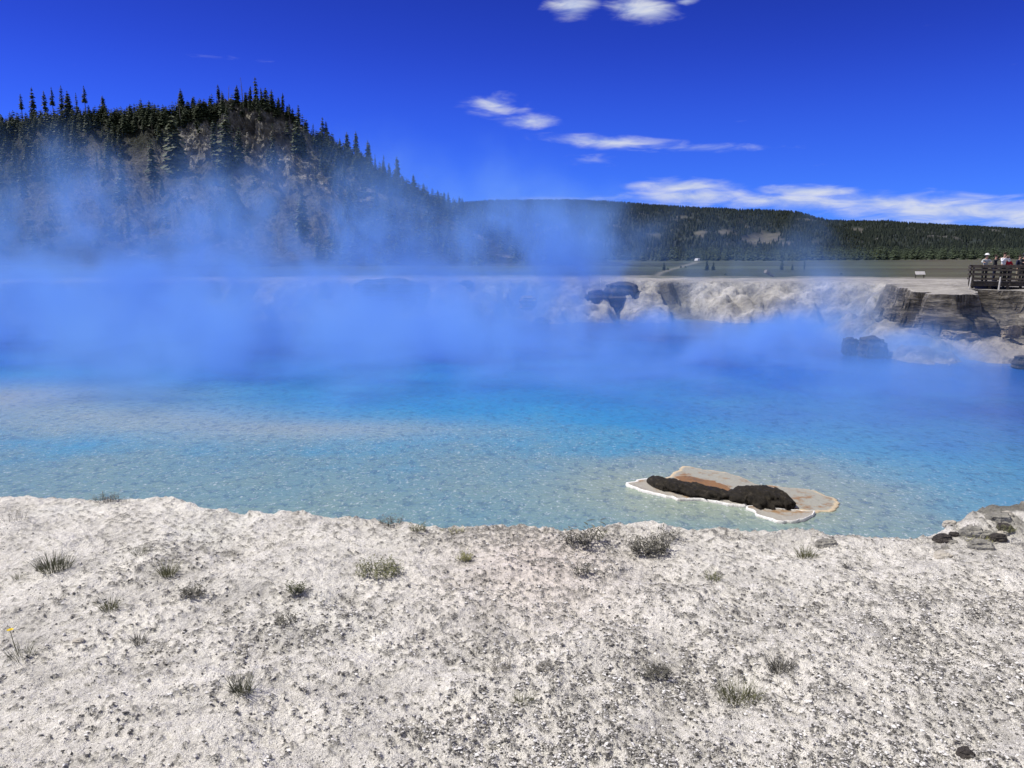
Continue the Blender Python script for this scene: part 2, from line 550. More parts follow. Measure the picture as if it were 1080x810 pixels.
# ------------------------------------------------------------------ hot pool water
wang = np.radians(np.concatenate([np.arange(-70, -36, 2.0), np.arange(-36, 36.01, 0.22), np.arange(38, 70, 2.0)]))
wrad = np.concatenate([np.arange(3, 12, 1.0), np.geomspace(12, 110, 260)])
WA, WR = np.meshgrid(wang, wrad)
WX, WY = WR * np.sin(WA), WR * np.cos(WA)
wm = np_mesh('water', np.stack([WX, WY, np.full_like(WX, WATER_Z)], -1).reshape(-1, 3), grid_faces(*WX.shape)[:, ::-1])
shelf = 24.2 - 2.6 * np.exp(-((WX - 0.5) / 4.5) ** 2) - 0.85 * np.clip(WX, 0, 40) + 0.10 * np.clip(-WX, 0, 60)
wob = (fbm(WX * 0.16, WY * 0.28, octaves=4, seed=70) - 0.5) * 11
depth = (WY - shelf + wob) / 19.0
isl = P(775, 520, WATER_Z)
depth -= 1.0 * np.exp(-(((WX - isl[0] + 0.6) / 3.0) ** 2 + ((WY - isl[1] + 0.2) / 2.2) ** 2))
shoal = 1.1 * np.exp(-(((WX + 20) / 7) ** 2 + ((WY - 28.5) / 4.0) ** 2)) + 0.75 * np.exp(-(((WX + 5.5) / 4.5) ** 2 + ((WY - 23.0) / 1.5) ** 2)) + 0.7 * np.exp(-(((WX + 12) / 5) ** 2 + ((WY - 24.5) / 2.5) ** 2))
# pale margins below the far banks
ish = np.exp(-(((WX - isl[0]) / 3.4) ** 2 + ((WY - isl[1] - 0.4) / 2.6) ** 4))
shoal = shoal + 0.20 * sstep(WX, 3.0, 9.0) * (1 - sstep(WY, 24, 36))
shoal = shoal + 0.45 * ish + 0.9 * (1 - sstep(SD_w := rim_sd(WX, WY), 0.5, 9.0)) * sstep(WY, 30, 36) * sstep(WX, 2, 12)
attr_f(wm, 'depth', depth)
attr_f(wm, 'shoal', np.clip(shoal, 0, 1.2))
m, nt, b = new_mat('pool_water')
pos = N(nt, 'ShaderNodeNewGeometry').outputs['Position']
dp = N(nt, 'ShaderNodeAttribute', attribute_name='depth').outputs['Fac']
sh = N(nt, 'ShaderNodeAttribute', attribute_name='shoal').outputs['Fac']
st = VM(nt, 'MULTIPLY', pos, (1.0, 0.62, 1.0))
mott = noise(nt, st, 4.6, 7, 0.72, 0.4)
mott2 = noise(nt, st, 13.0, 5, 0.72, 0.3)
big = noise(nt, st, 0.55, 5, 0.6)
dd = M(nt, 'ADD', dp, M(nt, 'MULTIPLY_ADD', big, 0.6, -0.3))
base = ramp(nt, M(nt, 'MULTIPLY_ADD', dd, 0.5, 0.5), [(0.10, (0.21, 0.285, 0.225)), (0.36, (0.14, 0.25, 0.27)), (0.48, (0.070, 0.25, 0.37)), (0.62, (0.032, 0.225, 0.43)), (0.86, (0.018, 0.15, 0.43)), (1.0, (0.01, 0.10, 0.42))])
base = mix(nt, M(nt, 'MULTIPLY', sh, 0.75, clamp=True), base, (0.33, 0.345, 0.275))
shallow = smooth(nt, dd, 0.35, -0.25)
lightspk = M(nt, 'MULTIPLY', smooth(nt, mott2, 0.56, 0.66), M(nt, 'MULTIPLY_ADD', shallow, 0.45, 0.10))  # pale flecks, with ripple glitter painted into the water colour
base = mix(nt, lightspk, base, (0.62, 0.66, 0.66))
darkspk = M(nt, 'MULTIPLY', smooth(nt, mott, 0.50, 0.62), 0.75)
base = mix(nt, darkspk, base, mix(nt, 0.55, base, (0.03, 0.07, 0.14)))
setin(nt, b.inputs['Base Color'], base)
b.inputs['Roughness'].default_value = 0.12
b.inputs['IOR'].default_value = 1.33
b.inputs['Specular IOR Level'].default_value = 0.3
rip = noise(nt, VM(nt, 'MULTIPLY', pos, (1.0, 1.3, 1.0)), 5.5, 4, 0.6, 0.5)
bp = N(nt, 'ShaderNodeBump')
bp.inputs['Strength'].default_value = 0.5
bp.inputs['Distance'].default_value = 0.06
setin(nt, bp.inputs['Height'], rip)
setin(nt, b.inputs['Normal'], bp.outputs[0])
tag(link('water', wm, m), kind='structure')

# ------------------------------------------------------------------ hills
def crest_fn(pts, depth):
    px = np.array([p[0] for p in pts], float)
    q = np.array([PD(p[0], p[1], depth) for p in pts])
    return q[:, 0] / depth, q[:, 2]


HC_U, HC_Z = crest_fn([(-420, 235), (-300, 190), (-150, 146), (-60, 133), (0, 130), (60, 127), (110, 124), (150, 121), (195, 119), (228, 118), (250, 111), (285, 113), (310, 125),
                       (328, 142), (357, 158), (390, 176), (418, 192), (447, 205), (474, 218), (502, 232), (540, 250), (590, 268), (680, 281), (760, 290)], 430.0)
H_Y0, H_Y1 = 250.0, 430.0


def hill_pt(u, t):
    """point of the rocky hill: u = x/y column, t 0 at the foot, 1 at the crest, beyond 1 the far side"""
    u, t = np.asarray(u, float), np.asarray(t, float)
    yb = H_Y0 + 20 * (fbm(u * 9, u * 0, octaves=3, seed=80) - 0.5)
    y = yb + (H_Y1 - yb) * t
    x = u * y
    zc = np.interp(u, HC_U, HC_Z)
    zb = 1.2
    tt = np.clip(t, 0, 1)
    prof = 0.72 * tt ** 1.15 + 0.20 * sstep(tt, 0.55, 0.98) + 0.08 * sstep(tt, 0.80, 0.93)
    z = zb + (zc - zb) * prof
    amp = np.clip((zc - zb) / 85.0, 0, 1) * sstep(tt, 0, 0.2)
    taper = 1 - 0.75 * sstep(t, 0.86, 1.0)
    gully = 1 - np.abs(2 * fbm(u * 16 + 0.8 * t, t * 1.2, octaves=4, seed=81) - 1)
    z = z + amp * taper * (gully - 0.62) * 16 * sstep(t, 0.05, 0.4)
    crag = fbm(x * 0.07, y * 0.11, z * 0.06, octaves=6, seed=82, gain=0.66) - 0.5
    z = z + amp * taper * crag * 12
    # outcrop band under the crest between the two steep columns
    rock = np.exp(-((u + 0.33) / 0.085) ** 2) * sstep(t, 0.66, 0.74) * (1 - sstep(t, 0.97, 1.0))
    blocks = 0.6 * vnoise(x * 0.12, z * 0.20, y * 0.10, seed=83) + 0.4 * vnoise(x * 0.33, z * 0.5, y * 0.3, seed=86) + 0.35 * (vnoise(x * 0.7, z * 1.0, y * 0.7, seed=88) - 0.5)
    z = z + rock * (blocks - 0.45) * 11
    z = z + amp * taper * (fbm(x * 0.45, y * 0.45, z * 0.5, octaves=2, seed=89) - 0.5) * 3.2
    z = np.where(t > 1, z - (t - 1) * 60 * np.clip((zc - zb) / 40, 0, 1), z)
    y = y - rock * (blocks - 0.5) * 10
    return x, y, z, rock, gully


uu = np.linspace(-1.15, 0.28, 620)
tt = np.concatenate([np.linspace(0, 1, 240), np.linspace(1.02, 1.8, 16)])
T_, U_ = np.meshgrid(tt, uu, indexing='ij')
HX, HY, HZ, HR, HG = hill_pt(U_, T_)
hm = np_mesh('hill', np.stack([HX, HY, HZ], -1).reshape(-1, 3), grid_faces(*HX.shape)[:, ::-1], False)
a1 = fbm(HX * 0.05, HY * 0.05, octaves=4, seed=84)[..., None]
scree = np.array([0.165, 0.156, 0.135]) * (0.75 + 0.5 * a1)
scrub = np.array([0.035, 0.040, 0.026])
crack = sstep(np.abs(fbm(HX * 0.10, HZ * 0.2, HY * 0.07, octaves=4, seed=87) - 0.5), 0.0, 0.045)[..., None]
rockc = (0.25 + 0.75 * crack) * np.array([0.38, 0.36, 0.31]) * (0.35 + 1.25 * vnoise(HX * 0.3, HZ * 0.4, HY * 0.2, seed=85)[..., None])
hpx, hpy = to_px(HX, HY, HZ)
# bare scree chutes: below the outcrop and down the middle of the face
CHUTES = [(150, 200, 32, 48), (210, 165, 16, 34), (312, 195, 22, 42), (270, 190, 20, 40), (60, 225, 45, 28), (100, 165, 10, 16), (200, 215, 30, 36), (340, 225, 18, 24), (90, 205, 14, 20), (300, 250, 40, 25)]
bare = np.zeros_like(HX)
for (cx, cy, rx, ry) in CHUTES:
    bare = np.maximum(bare, 1 - np.hypot((hpx - cx) / rx, (hpy - cy) / ry) * 0.75)
barew = sstep(bare + (a1[..., 0] - 0.5) * 0.9, 0.05, 0.35)[..., None]
hc = scrub * (1 - barew) + scree * barew
rw = sstep(HR + (a1[..., 0] - 0.5) * 0.9, 0.15, 0.4)[..., None]
hc = hc * (1 - rw) + rockc * rw
attr_c(hm, 'tone', hc.reshape(-1, 3))
attr_f(hm, 'open', np.clip(rw[..., 0] * 0.8 + barew[..., 0] * 0.35, 0, 1))
m, nt, b = new_mat('hillside')
pos = N(nt, 'ShaderNodeNewGeometry').outputs['Position']
tone = N(nt, 'ShaderNodeAttribute', attribute_name='tone').outputs['Color']
f1 = noise(nt, pos, 0.42, 9, 0.76)
f2 = noise(nt, pos, 0.55, 8, 0.78)
tone = mix(nt, 1.0, tone, ramp(nt, f1, [(0.3, (0.30, 0.31, 0.29)), (0.5, (0.85, 0.85, 0.85)), (0.70, (1.7, 1.68, 1.62))]), 'MULTIPLY')
tone = mix(nt, M(nt, 'MULTIPLY', smooth(nt, f2, 0.49, 0.55), M(nt, 'MULTIPLY_ADD', N(nt, 'ShaderNodeAttribute', attribute_name='open').outputs['Fac'], -0.7, 0.75)), tone, (0.035, 0.042, 0.026))
setin(nt, b.inputs['Base Color'], tone)
bp = N(nt, 'ShaderNodeBump')
bp.inputs['Strength'].default_value = 1.0
bp.inputs['Distance'].default_value = 5.0
setin(nt, bp.inputs['Height'], f1)
setin(nt, b.inputs['Normal'], bp.outputs[0])
tag(link('hill', hm, m), kind='structure')

RIDGES = [
    ('ridge', [(330, 235), (400, 226), (480, 217), (520, 214), (600, 213.5), (640, 215), (700, 219.5), (760, 223), (800, 224), (838, 225.5), (852, 229), (866, 235), (885, 243), (930, 257), (1000, 271), (1060, 276)], 2400.0, 1300.0, 272.5, 90),
    ('ridge', [(700, 245), (800, 238), (862, 235), (920, 236), (1000, 239.5), (1080, 243.5), (1180, 248), (1400, 262), (1600, 270)], 2900.0, 1250.0, 274.0, 91),
]
ridge_fn = []
m_ridge, nt, b = new_mat('forest_floor')
pos = N(nt, 'ShaderNodeNewGeometry').outputs['Position']
f1 = noise(nt, pos, 0.03, 8, 0.7)
tone = N(nt, 'ShaderNodeAttribute', attribute_name='tone').outputs['Color']
setin(nt, b.inputs['Base Color'], mix(nt, 1.0, tone, ramp(nt, f1, [(0.3, (0.5, 0.5, 0.5)), (0.6, (1.2, 1.2, 1.2))]), 'MULTIPLY'))
CLEAR = [(740, 248, 10, 5), (766, 246, 12, 4), (806, 252, 26, 7), (830, 257, 14, 4), (905, 243, 10, 4), (820, 248, 8, 3), (1000, 270, 60, 3)]
for (name, pts, y1, y0, pyb, seed) in RIDGES:
    cu, cz = crest_fn(pts, y1)
    zb = PD(540, pyb, y0)[2]

    def fn(u, t, cu=cu, cz=cz, y1=y1, y0=y0, zb=zb, seed=seed):
        y = y0 + (y1 - y0) * t
        x = u * y
        zc = np.interp(u, cu, cz)
        k = np.clip(t, 0, 1)
        z = zb + (zc - zb) * (0.75 * k + 0.25 * sstep(k, 0.1, 0.9))
        z = z + (fbm(u * 12, t * 3, octaves=4, seed=seed) - 0.5) * 60 * sstep(k, 0, 0.25) * (1 - sstep(k, 0.75, 1.0))
        return x, y, np.where(t > 1, z - (t - 1) * 300, z)
    ridge_fn.append((fn, cu))
    uu = np.linspace(cu[0], cu[-1], 240)
    tt = np.linspace(0, 1.4, 70)
    T_, U_ = np.meshgrid(tt, uu, indexing='ij')
    RX, RY, RZ = fn(U_, T_)
    rm = np_mesh(name, np.stack([RX, RY, RZ], -1).reshape(-1, 3), grid_faces(*RX.shape)[:, ::-1])
    rpx, rpy = to_px(RX, RY, RZ)
    c = np.zeros_like(RX)
    for (cx, cy, rx, ry) in CLEAR:
        c = np.maximum(c, 1 - np.hypot((rpx - cx) / rx, (rpy - cy) / ry))
    c = sstep(c + fbm(RX * 0.012, RY * 0.012, octaves=3, seed=92) - 0.5, 0.15, 0.4)[..., None]
    attr_c(rm, 'tone', (np.array([0.020, 0.028, 0.022]) * (1 - c) + np.array([0.085, 0.082, 0.068]) * c).reshape(-1, 3))
    tag(link(name, rm, m_ridge), kind='structure')

# ------------------------------------------------------------------ conifers
m_needle, nt, b = new_mat('needles')
geo = N(nt, 'ShaderNodeNewGeometry')
oi = N(nt, 'ShaderNodeObjectInfo')
nn = noise(nt, N(nt, 'ShaderNodeTexCoord').outputs['Object'], 0.9, 4)
cc = ramp(nt, M(nt, 'MULTIPLY_ADD', nn, 0.6, M(nt, 'MULTIPLY', oi.outputs['Random'], 0.4)), [(0.2, (0.024, 0.037, 0.020)), (0.55, (0.050, 0.070, 0.034)), (0.85, (0.090, 0.104, 0.052))])
setin(nt, b.inputs['Base Color'], cc)
b.inputs['Roughness'].default_value = 0.7
m_bark = simple_mat('bark', (0.11, 0.09, 0.075), 0.4, 3.0)
m_snag = simple_mat('bare_wood', (0.20, 0.185, 0.165), 0.35, 3.0)
m_mass, nt, b = new_mat('forest_needles')
rpi = N(nt, 'ShaderNodeNewGeometry').outputs['Random Per Island']
setin(nt, b.inputs['Base Color'], ramp(nt, rpi, [(0.0, (0.010, 0.018, 0.015)), (0.5, (0.019, 0.029, 0.021)), (1.0, (0.036, 0.046, 0.030))]))


def crown_arrays(r, h, width, base, ragged, levels):
    """whorls of drooping flat boughs; returns triangles"""
    V, F = [], []
    for i in range(levels):
        f = (i + r.uniform(-.3, .3)) / levels
        z = h * (base + (1 - base) * f)
        env = width * (1 - f) ** 0.44 * (0.55 + 0.45 * min(1, f * 5 + 0.35))
        n = r.randint(4, 7)
        if r.random() < ragged * 0.35: n = r.randint(1, 3)
        a0 = r.uniform(0, 6.28)
        for k in range(n):
            a = a0 + 6.283 * k / n + r.uniform(-.4, .4)
            L = max(0.18, env * r.uniform(1 - 0.55 * ragged - .15, 1.12))
            droop = r.uniform(0.15, 0.55) * L
            wd = max(0.14, L * r.uniform(0.28, 0.46))
            ca, sa = math.cos(a), math.sin(a)
            def pt(rad, off, dz): return (ca * rad - sa * off, sa * rad + ca * off, z + dz)
            i0 = len(V)
            V += [pt(0, 0, 0.12 * L), pt(L * .45, wd, -droop * .35 - wd * .35), pt(L * .5, 0, -droop * .12), pt(L * .45, -wd, -droop * .35 - wd * .35),
                  pt(L * .8, wd * .55, -droop * .8 - wd * .2), pt(L, 0, -droop * .75), pt(L * .8, -wd * .55, -droop * .8 - wd * .2)]
            F += [(i0, i0 + 1, i0 + 2), (i0, i0 + 2, i0 + 3), (i0 + 2, i0 + 1, i0 + 4), (i0 + 2, i0 + 4, i0 + 5), (i0 + 2, i0 + 5, i0 + 6), (i0 + 2, i0 + 6, i0 + 3)]
    i0 = len(V)
    V += [(0, 0, h * 1.01), (0.2, 0, h * .94), (-.1, .17, h * .94), (-.1, -.17, h * .94)]
    F += [(i0, i0 + 1, i0 + 2), (i0, i0 + 2, i0 + 3), (i0, i0 + 3, i0 + 1)]
    return np.array(V), np.array(F)


VARIANTS = []   # (trunk mesh, crown mesh, kind)
specs = [('slender', 14, 1.7, .16, .45), ('slender', 15, 1.6, .24, .65), ('full', 14, 2.9, .08, .45), ('full', 13, 3.1, .06, .55), ('full', 15, 2.7, .10, .5),
         ('sparse', 15, 1.8, .45, .9), ('sparse', 14, 1.6, .50, .9), ('ragged', 13, 2.3, .2, .75), ('ragged', 14, 2.2, .25, .7)]
for i, (kd, h, w, bs, rg) in enumerate(specs):
    r = random.Random(100 + i)
    V, F = crown_arrays(r, h, w, bs, rg, 26)
    cm = np_mesh('crown', V, F, False)
    cm.materials.append(m_needle)
    bm = bmesh.new()
    tube_bm(bm, [(0, 0, -0.8), (0.03, 0.02, h * .4), (-0.02, 0.03, h * .98)], [0.24, 0.16, 0.03], 7)
    tmesh = bpy.data.meshes.new('trunk')
    bm.to_mesh(tmesh)
    bm.free()
    tmesh.materials.append(m_bark)
    VARIANTS.append((tmesh, cm, kd, h))


def snag_mesh(seed):
    r = random.Random(seed)
    bm = bmesh.new()
    h = r.uniform(11, 14)
    tube_bm(bm, [(0, 0, -0.8), (0.1, 0, h * .5), (0.2, 0.1, h)], [0.22, 0.16, 0.04], 7)
    for k in range(16):
        z = h * r.uniform(.3, .97)
        a = r.uniform(0, 6.28)
        L = r.uniform(.5, 1.5) * (1.15 - z / h)+.2
        tube_bm(bm, [(0.1, 0, z), (math.cos(a) * L, math.sin(a) * L, z - 0.1 * L)], [0.06, 0.02], 4)
    me = bpy.data.meshes.new('dead_trunk')
    bm.to_mesh(me)
    bm.free()
    me.materials.append(m_snag)
    return me


SNAGS = [snag_mesh(k) for k in range(3)]


def zone_of(px, py):
    if py < 140 and px < 118: return 'on the left skyline of the hill'
    if py < 135 and px < 232: return 'on the flat middle crest of the hill'
    if py < 138 and px < 330: return 'on the highest knob of the hill'
    if px >= 330: 
        if py < 198: return 'on the right shoulder of the hill'
        return 'low on the right flank in steam'
    if px < 60: return 'on the far left slope above steam'
    if px < 135: return 'on the wooded left slope of the hill'
    if px < 215: return 'among scree chutes left of the outcrop'
    if px < 262: return 'in the gully left of the outcrop'
    return 'below the rock outcrop of the hill'


FORMS = {'slender': 'slender dark pine', 'full': 'broad dark green fir', 'sparse': 'tall sparse pine with bare lower trunk', 'ragged': 'ragged dark pine', 'dead': 'bare dead snag'}
placed = []


def hill_at(px, py):
    """column and t of the hill surface under a pixel"""
    u = (px - CX) / FPX / (math.cos(PITCH) + math.sin(PITCH) * (CY - py) / FPX)
    t = np.linspace(0, 1, 161)
    x, y, z, _, _ = hill_pt(np.full_like(t, u), t)
    _, qy = to_px(x, y, z)
    qy = np.minimum.accumulate(qy)
    k = int(np.argmax(qy <= py))
    if qy[k] > py: k = 160
    return u, t[k]


def put_tree(px, py, hpx, var, notable=None):
    u, t = hill_at(px, py)
    x, y, z, _, _ = [float(q) for q in hill_pt(u, min(t, 1.0))]
    hm_ = hpx * y / FPX
    rz = random.uniform(0, 6.28)
    size = 'tall ' if hpx > 31 else ('short ' if hpx < 19 else '')
    if var == 'dead':
        me = random.choice(SNAGS)
        o = link('dead_tree', me, None, None, (x, y, z))
        o.rotation_euler = (random.uniform(-.08, .08), random.uniform(-.08, .08), rz)
        s = hm_ / 12.5
        o.scale = (s, s, s)
        lab = notable or 'bare dead snag ' + zone_of(px, py)
        tag(o, lab, 'dead tree', 'dead snags on the hill')
        return o
    c = [v for v in VARIANTS if v[2] == var]
    tm, cm, kd, h = random.choice(c)
    s = hm_ / h
    o = empty('pine_tree', (x, y, z), rz)
    o.rotation_euler = (random.uniform(-.03, .03), random.uniform(-.03, .03), rz)
    w = s * random.uniform(.85, 1.15)
    o.scale = (w, w, s)
    link('trunk', tm, None, o)
    link('crown', cm, None, o)
    form = FORMS[kd]
    if size and form.startswith('tall '): form = form[5:]
    lab = notable or (size + form + ' ' + zone_of(px, py))
    tag(o, lab, 'tree', 'conifers on the rocky hill')
    return o


def crest_py(px):
    u = (px - CX) / FPX / (math.cos(PITCH) + math.sin(PITCH) * (CY - 130) / FPX)
    x, y, z, _, _ = hill_pt(u, 1.0)
    return float(to_px(x, y, z)[1])


# single trees that can be told apart in the photograph: foot pixel, height in pixels, form
SOLO = [(24, 126, 27, 'sparse', 'pale thin sparse pine at the left end of the skyline'), (36, 126, 33, 'full', 'bushy topped pine, second tall one from the left on the skyline'),
        (49, 128, 30, 'ragged', 'stout ragged pine in the left skyline group'), (57, 126, 32, 'sparse', 'leaning sparse pine between two dark pines on the left skyline'),
        (66, 126, 33, 'slender', 'narrow tall pine in the middle of the left skyline group'), (73, 127, 29, 'full', 'broad dark pine right of the middle of the left skyline group'),
        (82, 124, 24, 'slender', 'thin short pine near the right end of the left skyline group'), (91, 124, 30, 'sparse', 'high crowned sparse pine at the right end of the left skyline group'),
        (110, 122, 20, 'full', 'dark rounded pine standing alone right of the left skyline group'),
        (192, 121, 25, 'full', 'pointed dark fir rising alone above the flat middle crest'), (231, 119, 27, 'sparse', 'lanky sparse pine left of the highest knob'),
        (258, 113, 26, 'dead', 'tall bare dead snag on top of the highest knob'), (240, 116, 26, 'dead', 'grey dead snag at the left end of the highest knob'),
        (272, 116, 27, 'full', 'widest dark fir on top of the highest knob'), (283, 120, 24, 'full', 'rounded dark fir on the right of the highest knob'),
        (187, 188, 62, 'full', 'largest dark fir in the middle of the scree slope'), (164, 215, 62, 'ragged', 'tall dark ragged fir left of the largest fir on the scree'),
        (240, 180, 56, 'full', 'big dark fir in the gully left of the outcrop'), (228, 176, 46, 'ragged', 'ragged dark fir beside the big fir in the gully'),
        (253, 178, 40, 'full', 'dark fir on the right of the big fir in the gully'), (290, 195, 60, 'slender', 'tall narrow fir standing against the pale scree below the outcrop'),
        (313, 163, 38, 'full', 'dark fir at the right end of the rock outcrop'), (320, 168, 30, 'full', 'short dark fir just right of the rock outcrop end'), (320, 252, 48, 'full', 'dark fir veiled by steam low on the slope'),
        (340, 136, 24, 'full', 'spired fir at the top of the right shoulder skyline'), (345, 149, 22, 'ragged', 'ragged fir below the top of the right shoulder skyline'),
        (366, 158, 22, 'full', 'dark fir at the left of the skyline trio on the right shoulder'), (376, 164, 26, 'full', 'middle fir of the skyline trio on the right shoulder'), (389, 171, 25, 'full', 'right hand fir of the skyline trio on the right shoulder'),
        (405, 181, 20, 'slender', 'thin fir alone on the lower right shoulder skyline'), (419, 188, 26, 'full', 'dark fir last but one down the right shoulder skyline'), (436, 198, 15, 'full', 'small fir last in line down the right shoulder skyline'),
        (130, 215, 52, 'full', 'dark fir at the right edge of the wooded left slope'), (115, 190, 44, 'ragged', 'ragged fir halfway down the wooded left slope'), (25, 210, 38, 'full', 'dark fir at the far left just above the steam')]
for s in SOLO:
    put_tree(*s)
    placed.append((s[0], s[1]))
n_tree = len(SOLO)
rr = random.Random(5)
tries = 0
extra = []
while n_tree < 285 and tries < 60000:
    tries += 1
    px = rr.uniform(-40, 560)
    cp = crest_py(px) + 2
    if px > 470 and rr.random() < .5: continue
    k = rr.random()
    py = cp + (rr.uniform(0, 8) if k < 0.42 else rr.uniform(2, 135))
    if py > 275: continue
    on_crest = py < cp + 9
    b_ = 0
    for (cx, cy, rx, ry) in CHUTES:
        b_ = max(b_, 1 - math.hypot((px - cx) / rx, (py - cy) / ry) * 0.75)
    dn_ = 1.0 if (px < 140 and py < 205) or px > 335 else 0.45
    if 195 < px < 325 and 118 < py < 165 and not on_crest: dn_ = 0.06
    if b_ > 0.1 and not on_crest: dn_ = 0.05
    if rr.random() > dn_: continue
    if min(math.hypot(px - a, (py - c) * 1.3) for a, c in placed) < (3.2 if on_crest else 6.0): continue
    if 95 < px < 230 and on_crest: h = rr.uniform(8, 12)
    elif 232 < px < 300 and on_crest: h = rr.uniform(15, 26)
    elif on_crest and px < 100: h = rr.uniform(8, 15)
    elif on_crest: h = rr.uniform(11, 20)
    else: h = rr.uniform(12, 24) * (1.0 + 0.35 * (py - cp) / 100)
    f = rr.random()
    var = 'dead' if f < (0.05 if on_crest else 0.02) else ('full' if f < .5 else 'slender' if f < .7 else 'ragged' if f < .9 else 'sparse')
    put_tree(px, py, h, var)
    placed.append((px, py))
    n_tree += 1

# saplings and the packed young wood between them: nobody could count it
VV, FF, off = [], [], 0
protos = []
for k in range(4):
    V, F = crown_arrays(random.Random(300 + k), 9, 2.0, .02, .4, 10)
    protos.append((V, F))
cnt = 0
for k in range(16000):
    if cnt > 2600: break
    px = rr.uniform(-60, 600)
    cp = crest_py(px)
    py = cp + (rr.uniform(1, 14) if rr.random() < .45 else rr.uniform(1, 140))
    b_ = 0
    for (cx, cy, rx, ry) in CHUTES:
        b_ = max(b_, 1 - math.hypot((px - cx) / rx, (py - cy) / ry) * 0.75)
    dn_ = 1.0 if (px < 140 and py < 200) or px > 335 else 0.28
    if 190 < px < 328 and 116 < py < 168 and py > cp + 4: dn_ = 0.04
    if b_ > 0.1: dn_ = 0.03
    if 95 < px < 232 and py < cp + 22: dn_ = 1.0
    if rr.random() > dn_ or py > 280: continue
    u, t = hill_at(px, py)
    x, y, z, _, _ = [float(q) for q in hill_pt(u, t)]
    V, F = protos[k % 4]
    s = rr.uniform(2.5, 7.5) / 9
    a = rr.uniform(0, 6.28)
    R_ = np.array([[math.cos(a), -math.sin(a), 0], [math.sin(a), math.cos(a), 0], [0, 0, 1]])
    VV.append(V @ R_.T * s * np.array([1.5, 1.5, 1]) + np.array([x, y, z - 0.4]))
    FF.append(F + off)
    off += len(V)
    cnt += 1
o = link('young_forest', np_mesh('young_forest', np.concatenate(VV), np.concatenate(FF), False), m_needle)
tag(o, 'dense young conifers and brush covering the rocky hill', 'forest', kind='stuff')

# far forest on the two ridges
VV, FF, off = [], [], 0
for ri, (fn, cu) in enumerate(ridge_fn):
    n = 24000
    u = rng.uniform(max(cu[0], -0.35), min(cu[-1], 0.95), n)
    t = 1 - rng.uniform(0, 1, n) ** 1.35
    t[: n // 10] = rng.uniform(0.97, 1.0, n // 10)
    x, y, z = fn(u, t)
    px, py = to_px(x, y, z)
    c = np.zeros(n)
    for (cx, cy, rx, ry) in CLEAR:
        c = np.maximum(c, 1 - np.hypot((px - cx) / rx, (py - cy) / ry))
    c = c + (fbm(x * 0.012, y * 0.012, octaves=3, seed=92) - 0.5)
    keep = (c < 0.22) | (rng.uniform(0, 1, n) < 0.04)
    x, y, z = x[keep], y[keep], z[keep]
    n = len(x)
    h = rng.uniform(7, 13, n)
    w = h * rng.uniform(.20, .30, n)
    a = rng.uniform(0, 6.28, n)
    K = 5
    ring = np.stack([np.stack([x + np.cos(a + 6.283 * k / K) * w, y + np.sin(a + 6.283 * k / K) * w, z + h * rng.uniform(0.02, 0.2, n)], -1) for k in range(K)], 1)
    tip = np.stack([x, y, z + h], -1)[:, None]
    Vt = np.concatenate([ring, tip], 1)
    ids = np.arange(n)[:, None] * (K + 1)
    for k in range(K):
        FF.append(off + np.concatenate([ids + k, ids + (k + 1) % K, ids + K], 1))
    VV.append(Vt.reshape(-1, 3))
    off += n * (K + 1)
o = link('far_forest', np_mesh('far_forest', np.concatenate(VV), np.concatenate(FF), False), m_mass)
tag(o, 'dark conifer forest covering the distant ridges', 'forest', kind='stuff')
# trees that can be told apart on the plain
PLAIN = [(745, 291, 11, 'full', 'small dark conifer on the plain just behind the far rim'), (752, 291, 9, 'full', 'lower dark conifer beside another behind the far rim'), (824, 291, 14, 'full', 'rounded dark conifer on the plain left of the drifting wisp'),
         (848, 285, 14, 'slender', 'slim dark conifer on the plain inside the drifting wisp'), (835, 292, 7, 'full', 'tiny bush on the plain right of a rounded conifer'), (700, 287, 9, 'full', 'small dark conifer at the left end of the pale slope track')]
plain_trees = [(px, py, h, v, l) for (px, py, h, v, l) in PLAIN]
for (px, py, h, v, l) in plain_trees:
    y = 150.0
    q = PD(px, py, y)
    x = q[0]
    z = gz(x, y)
    tm, cm, kd, hh = random.choice([k for k in VARIANTS if k[2] == v])
    s = h * y / FPX / hh
    o = empty('pine_tree', (x, y, z), random.uniform(0, 6))
    o.scale = (s * 1.3, s * 1.3, s)
    link('trunk', tm, None, o)
    link('crown', cm, None, o)
    tag(o, l, 'tree', 'conifers on the plain')
# tree belts at the foot of the ridges
VV, FF, off = [], [], 0
for k in range(2600):
    px = rr.uniform(420, 1180)
    y = rr.uniform(700, 1250)
    q = PD(px, 277, y)
    belt = fbm(q[0] * 0.01, y * 0.012, octaves=3, seed=95)
    if belt < (0.50 if px < 830 else 0.36): continue
    V, F = protos[k % 4]
    s = rr.uniform(7, 15) / 9
    VV.append(V * s * np.array([1.3, 1.3, 1]) + np.array([q[0], y, gz(q[0], y) - 0.3]))
    FF.append(F + off)
    off += len(V)
o = link('tree_belt', np_mesh('tree_belt', np.concatenate(VV), np.concatenate(FF), False), m_needle)
tag(o, 'belts of dark conifers at the foot of the distant ridges', 'forest', kind='stuff')
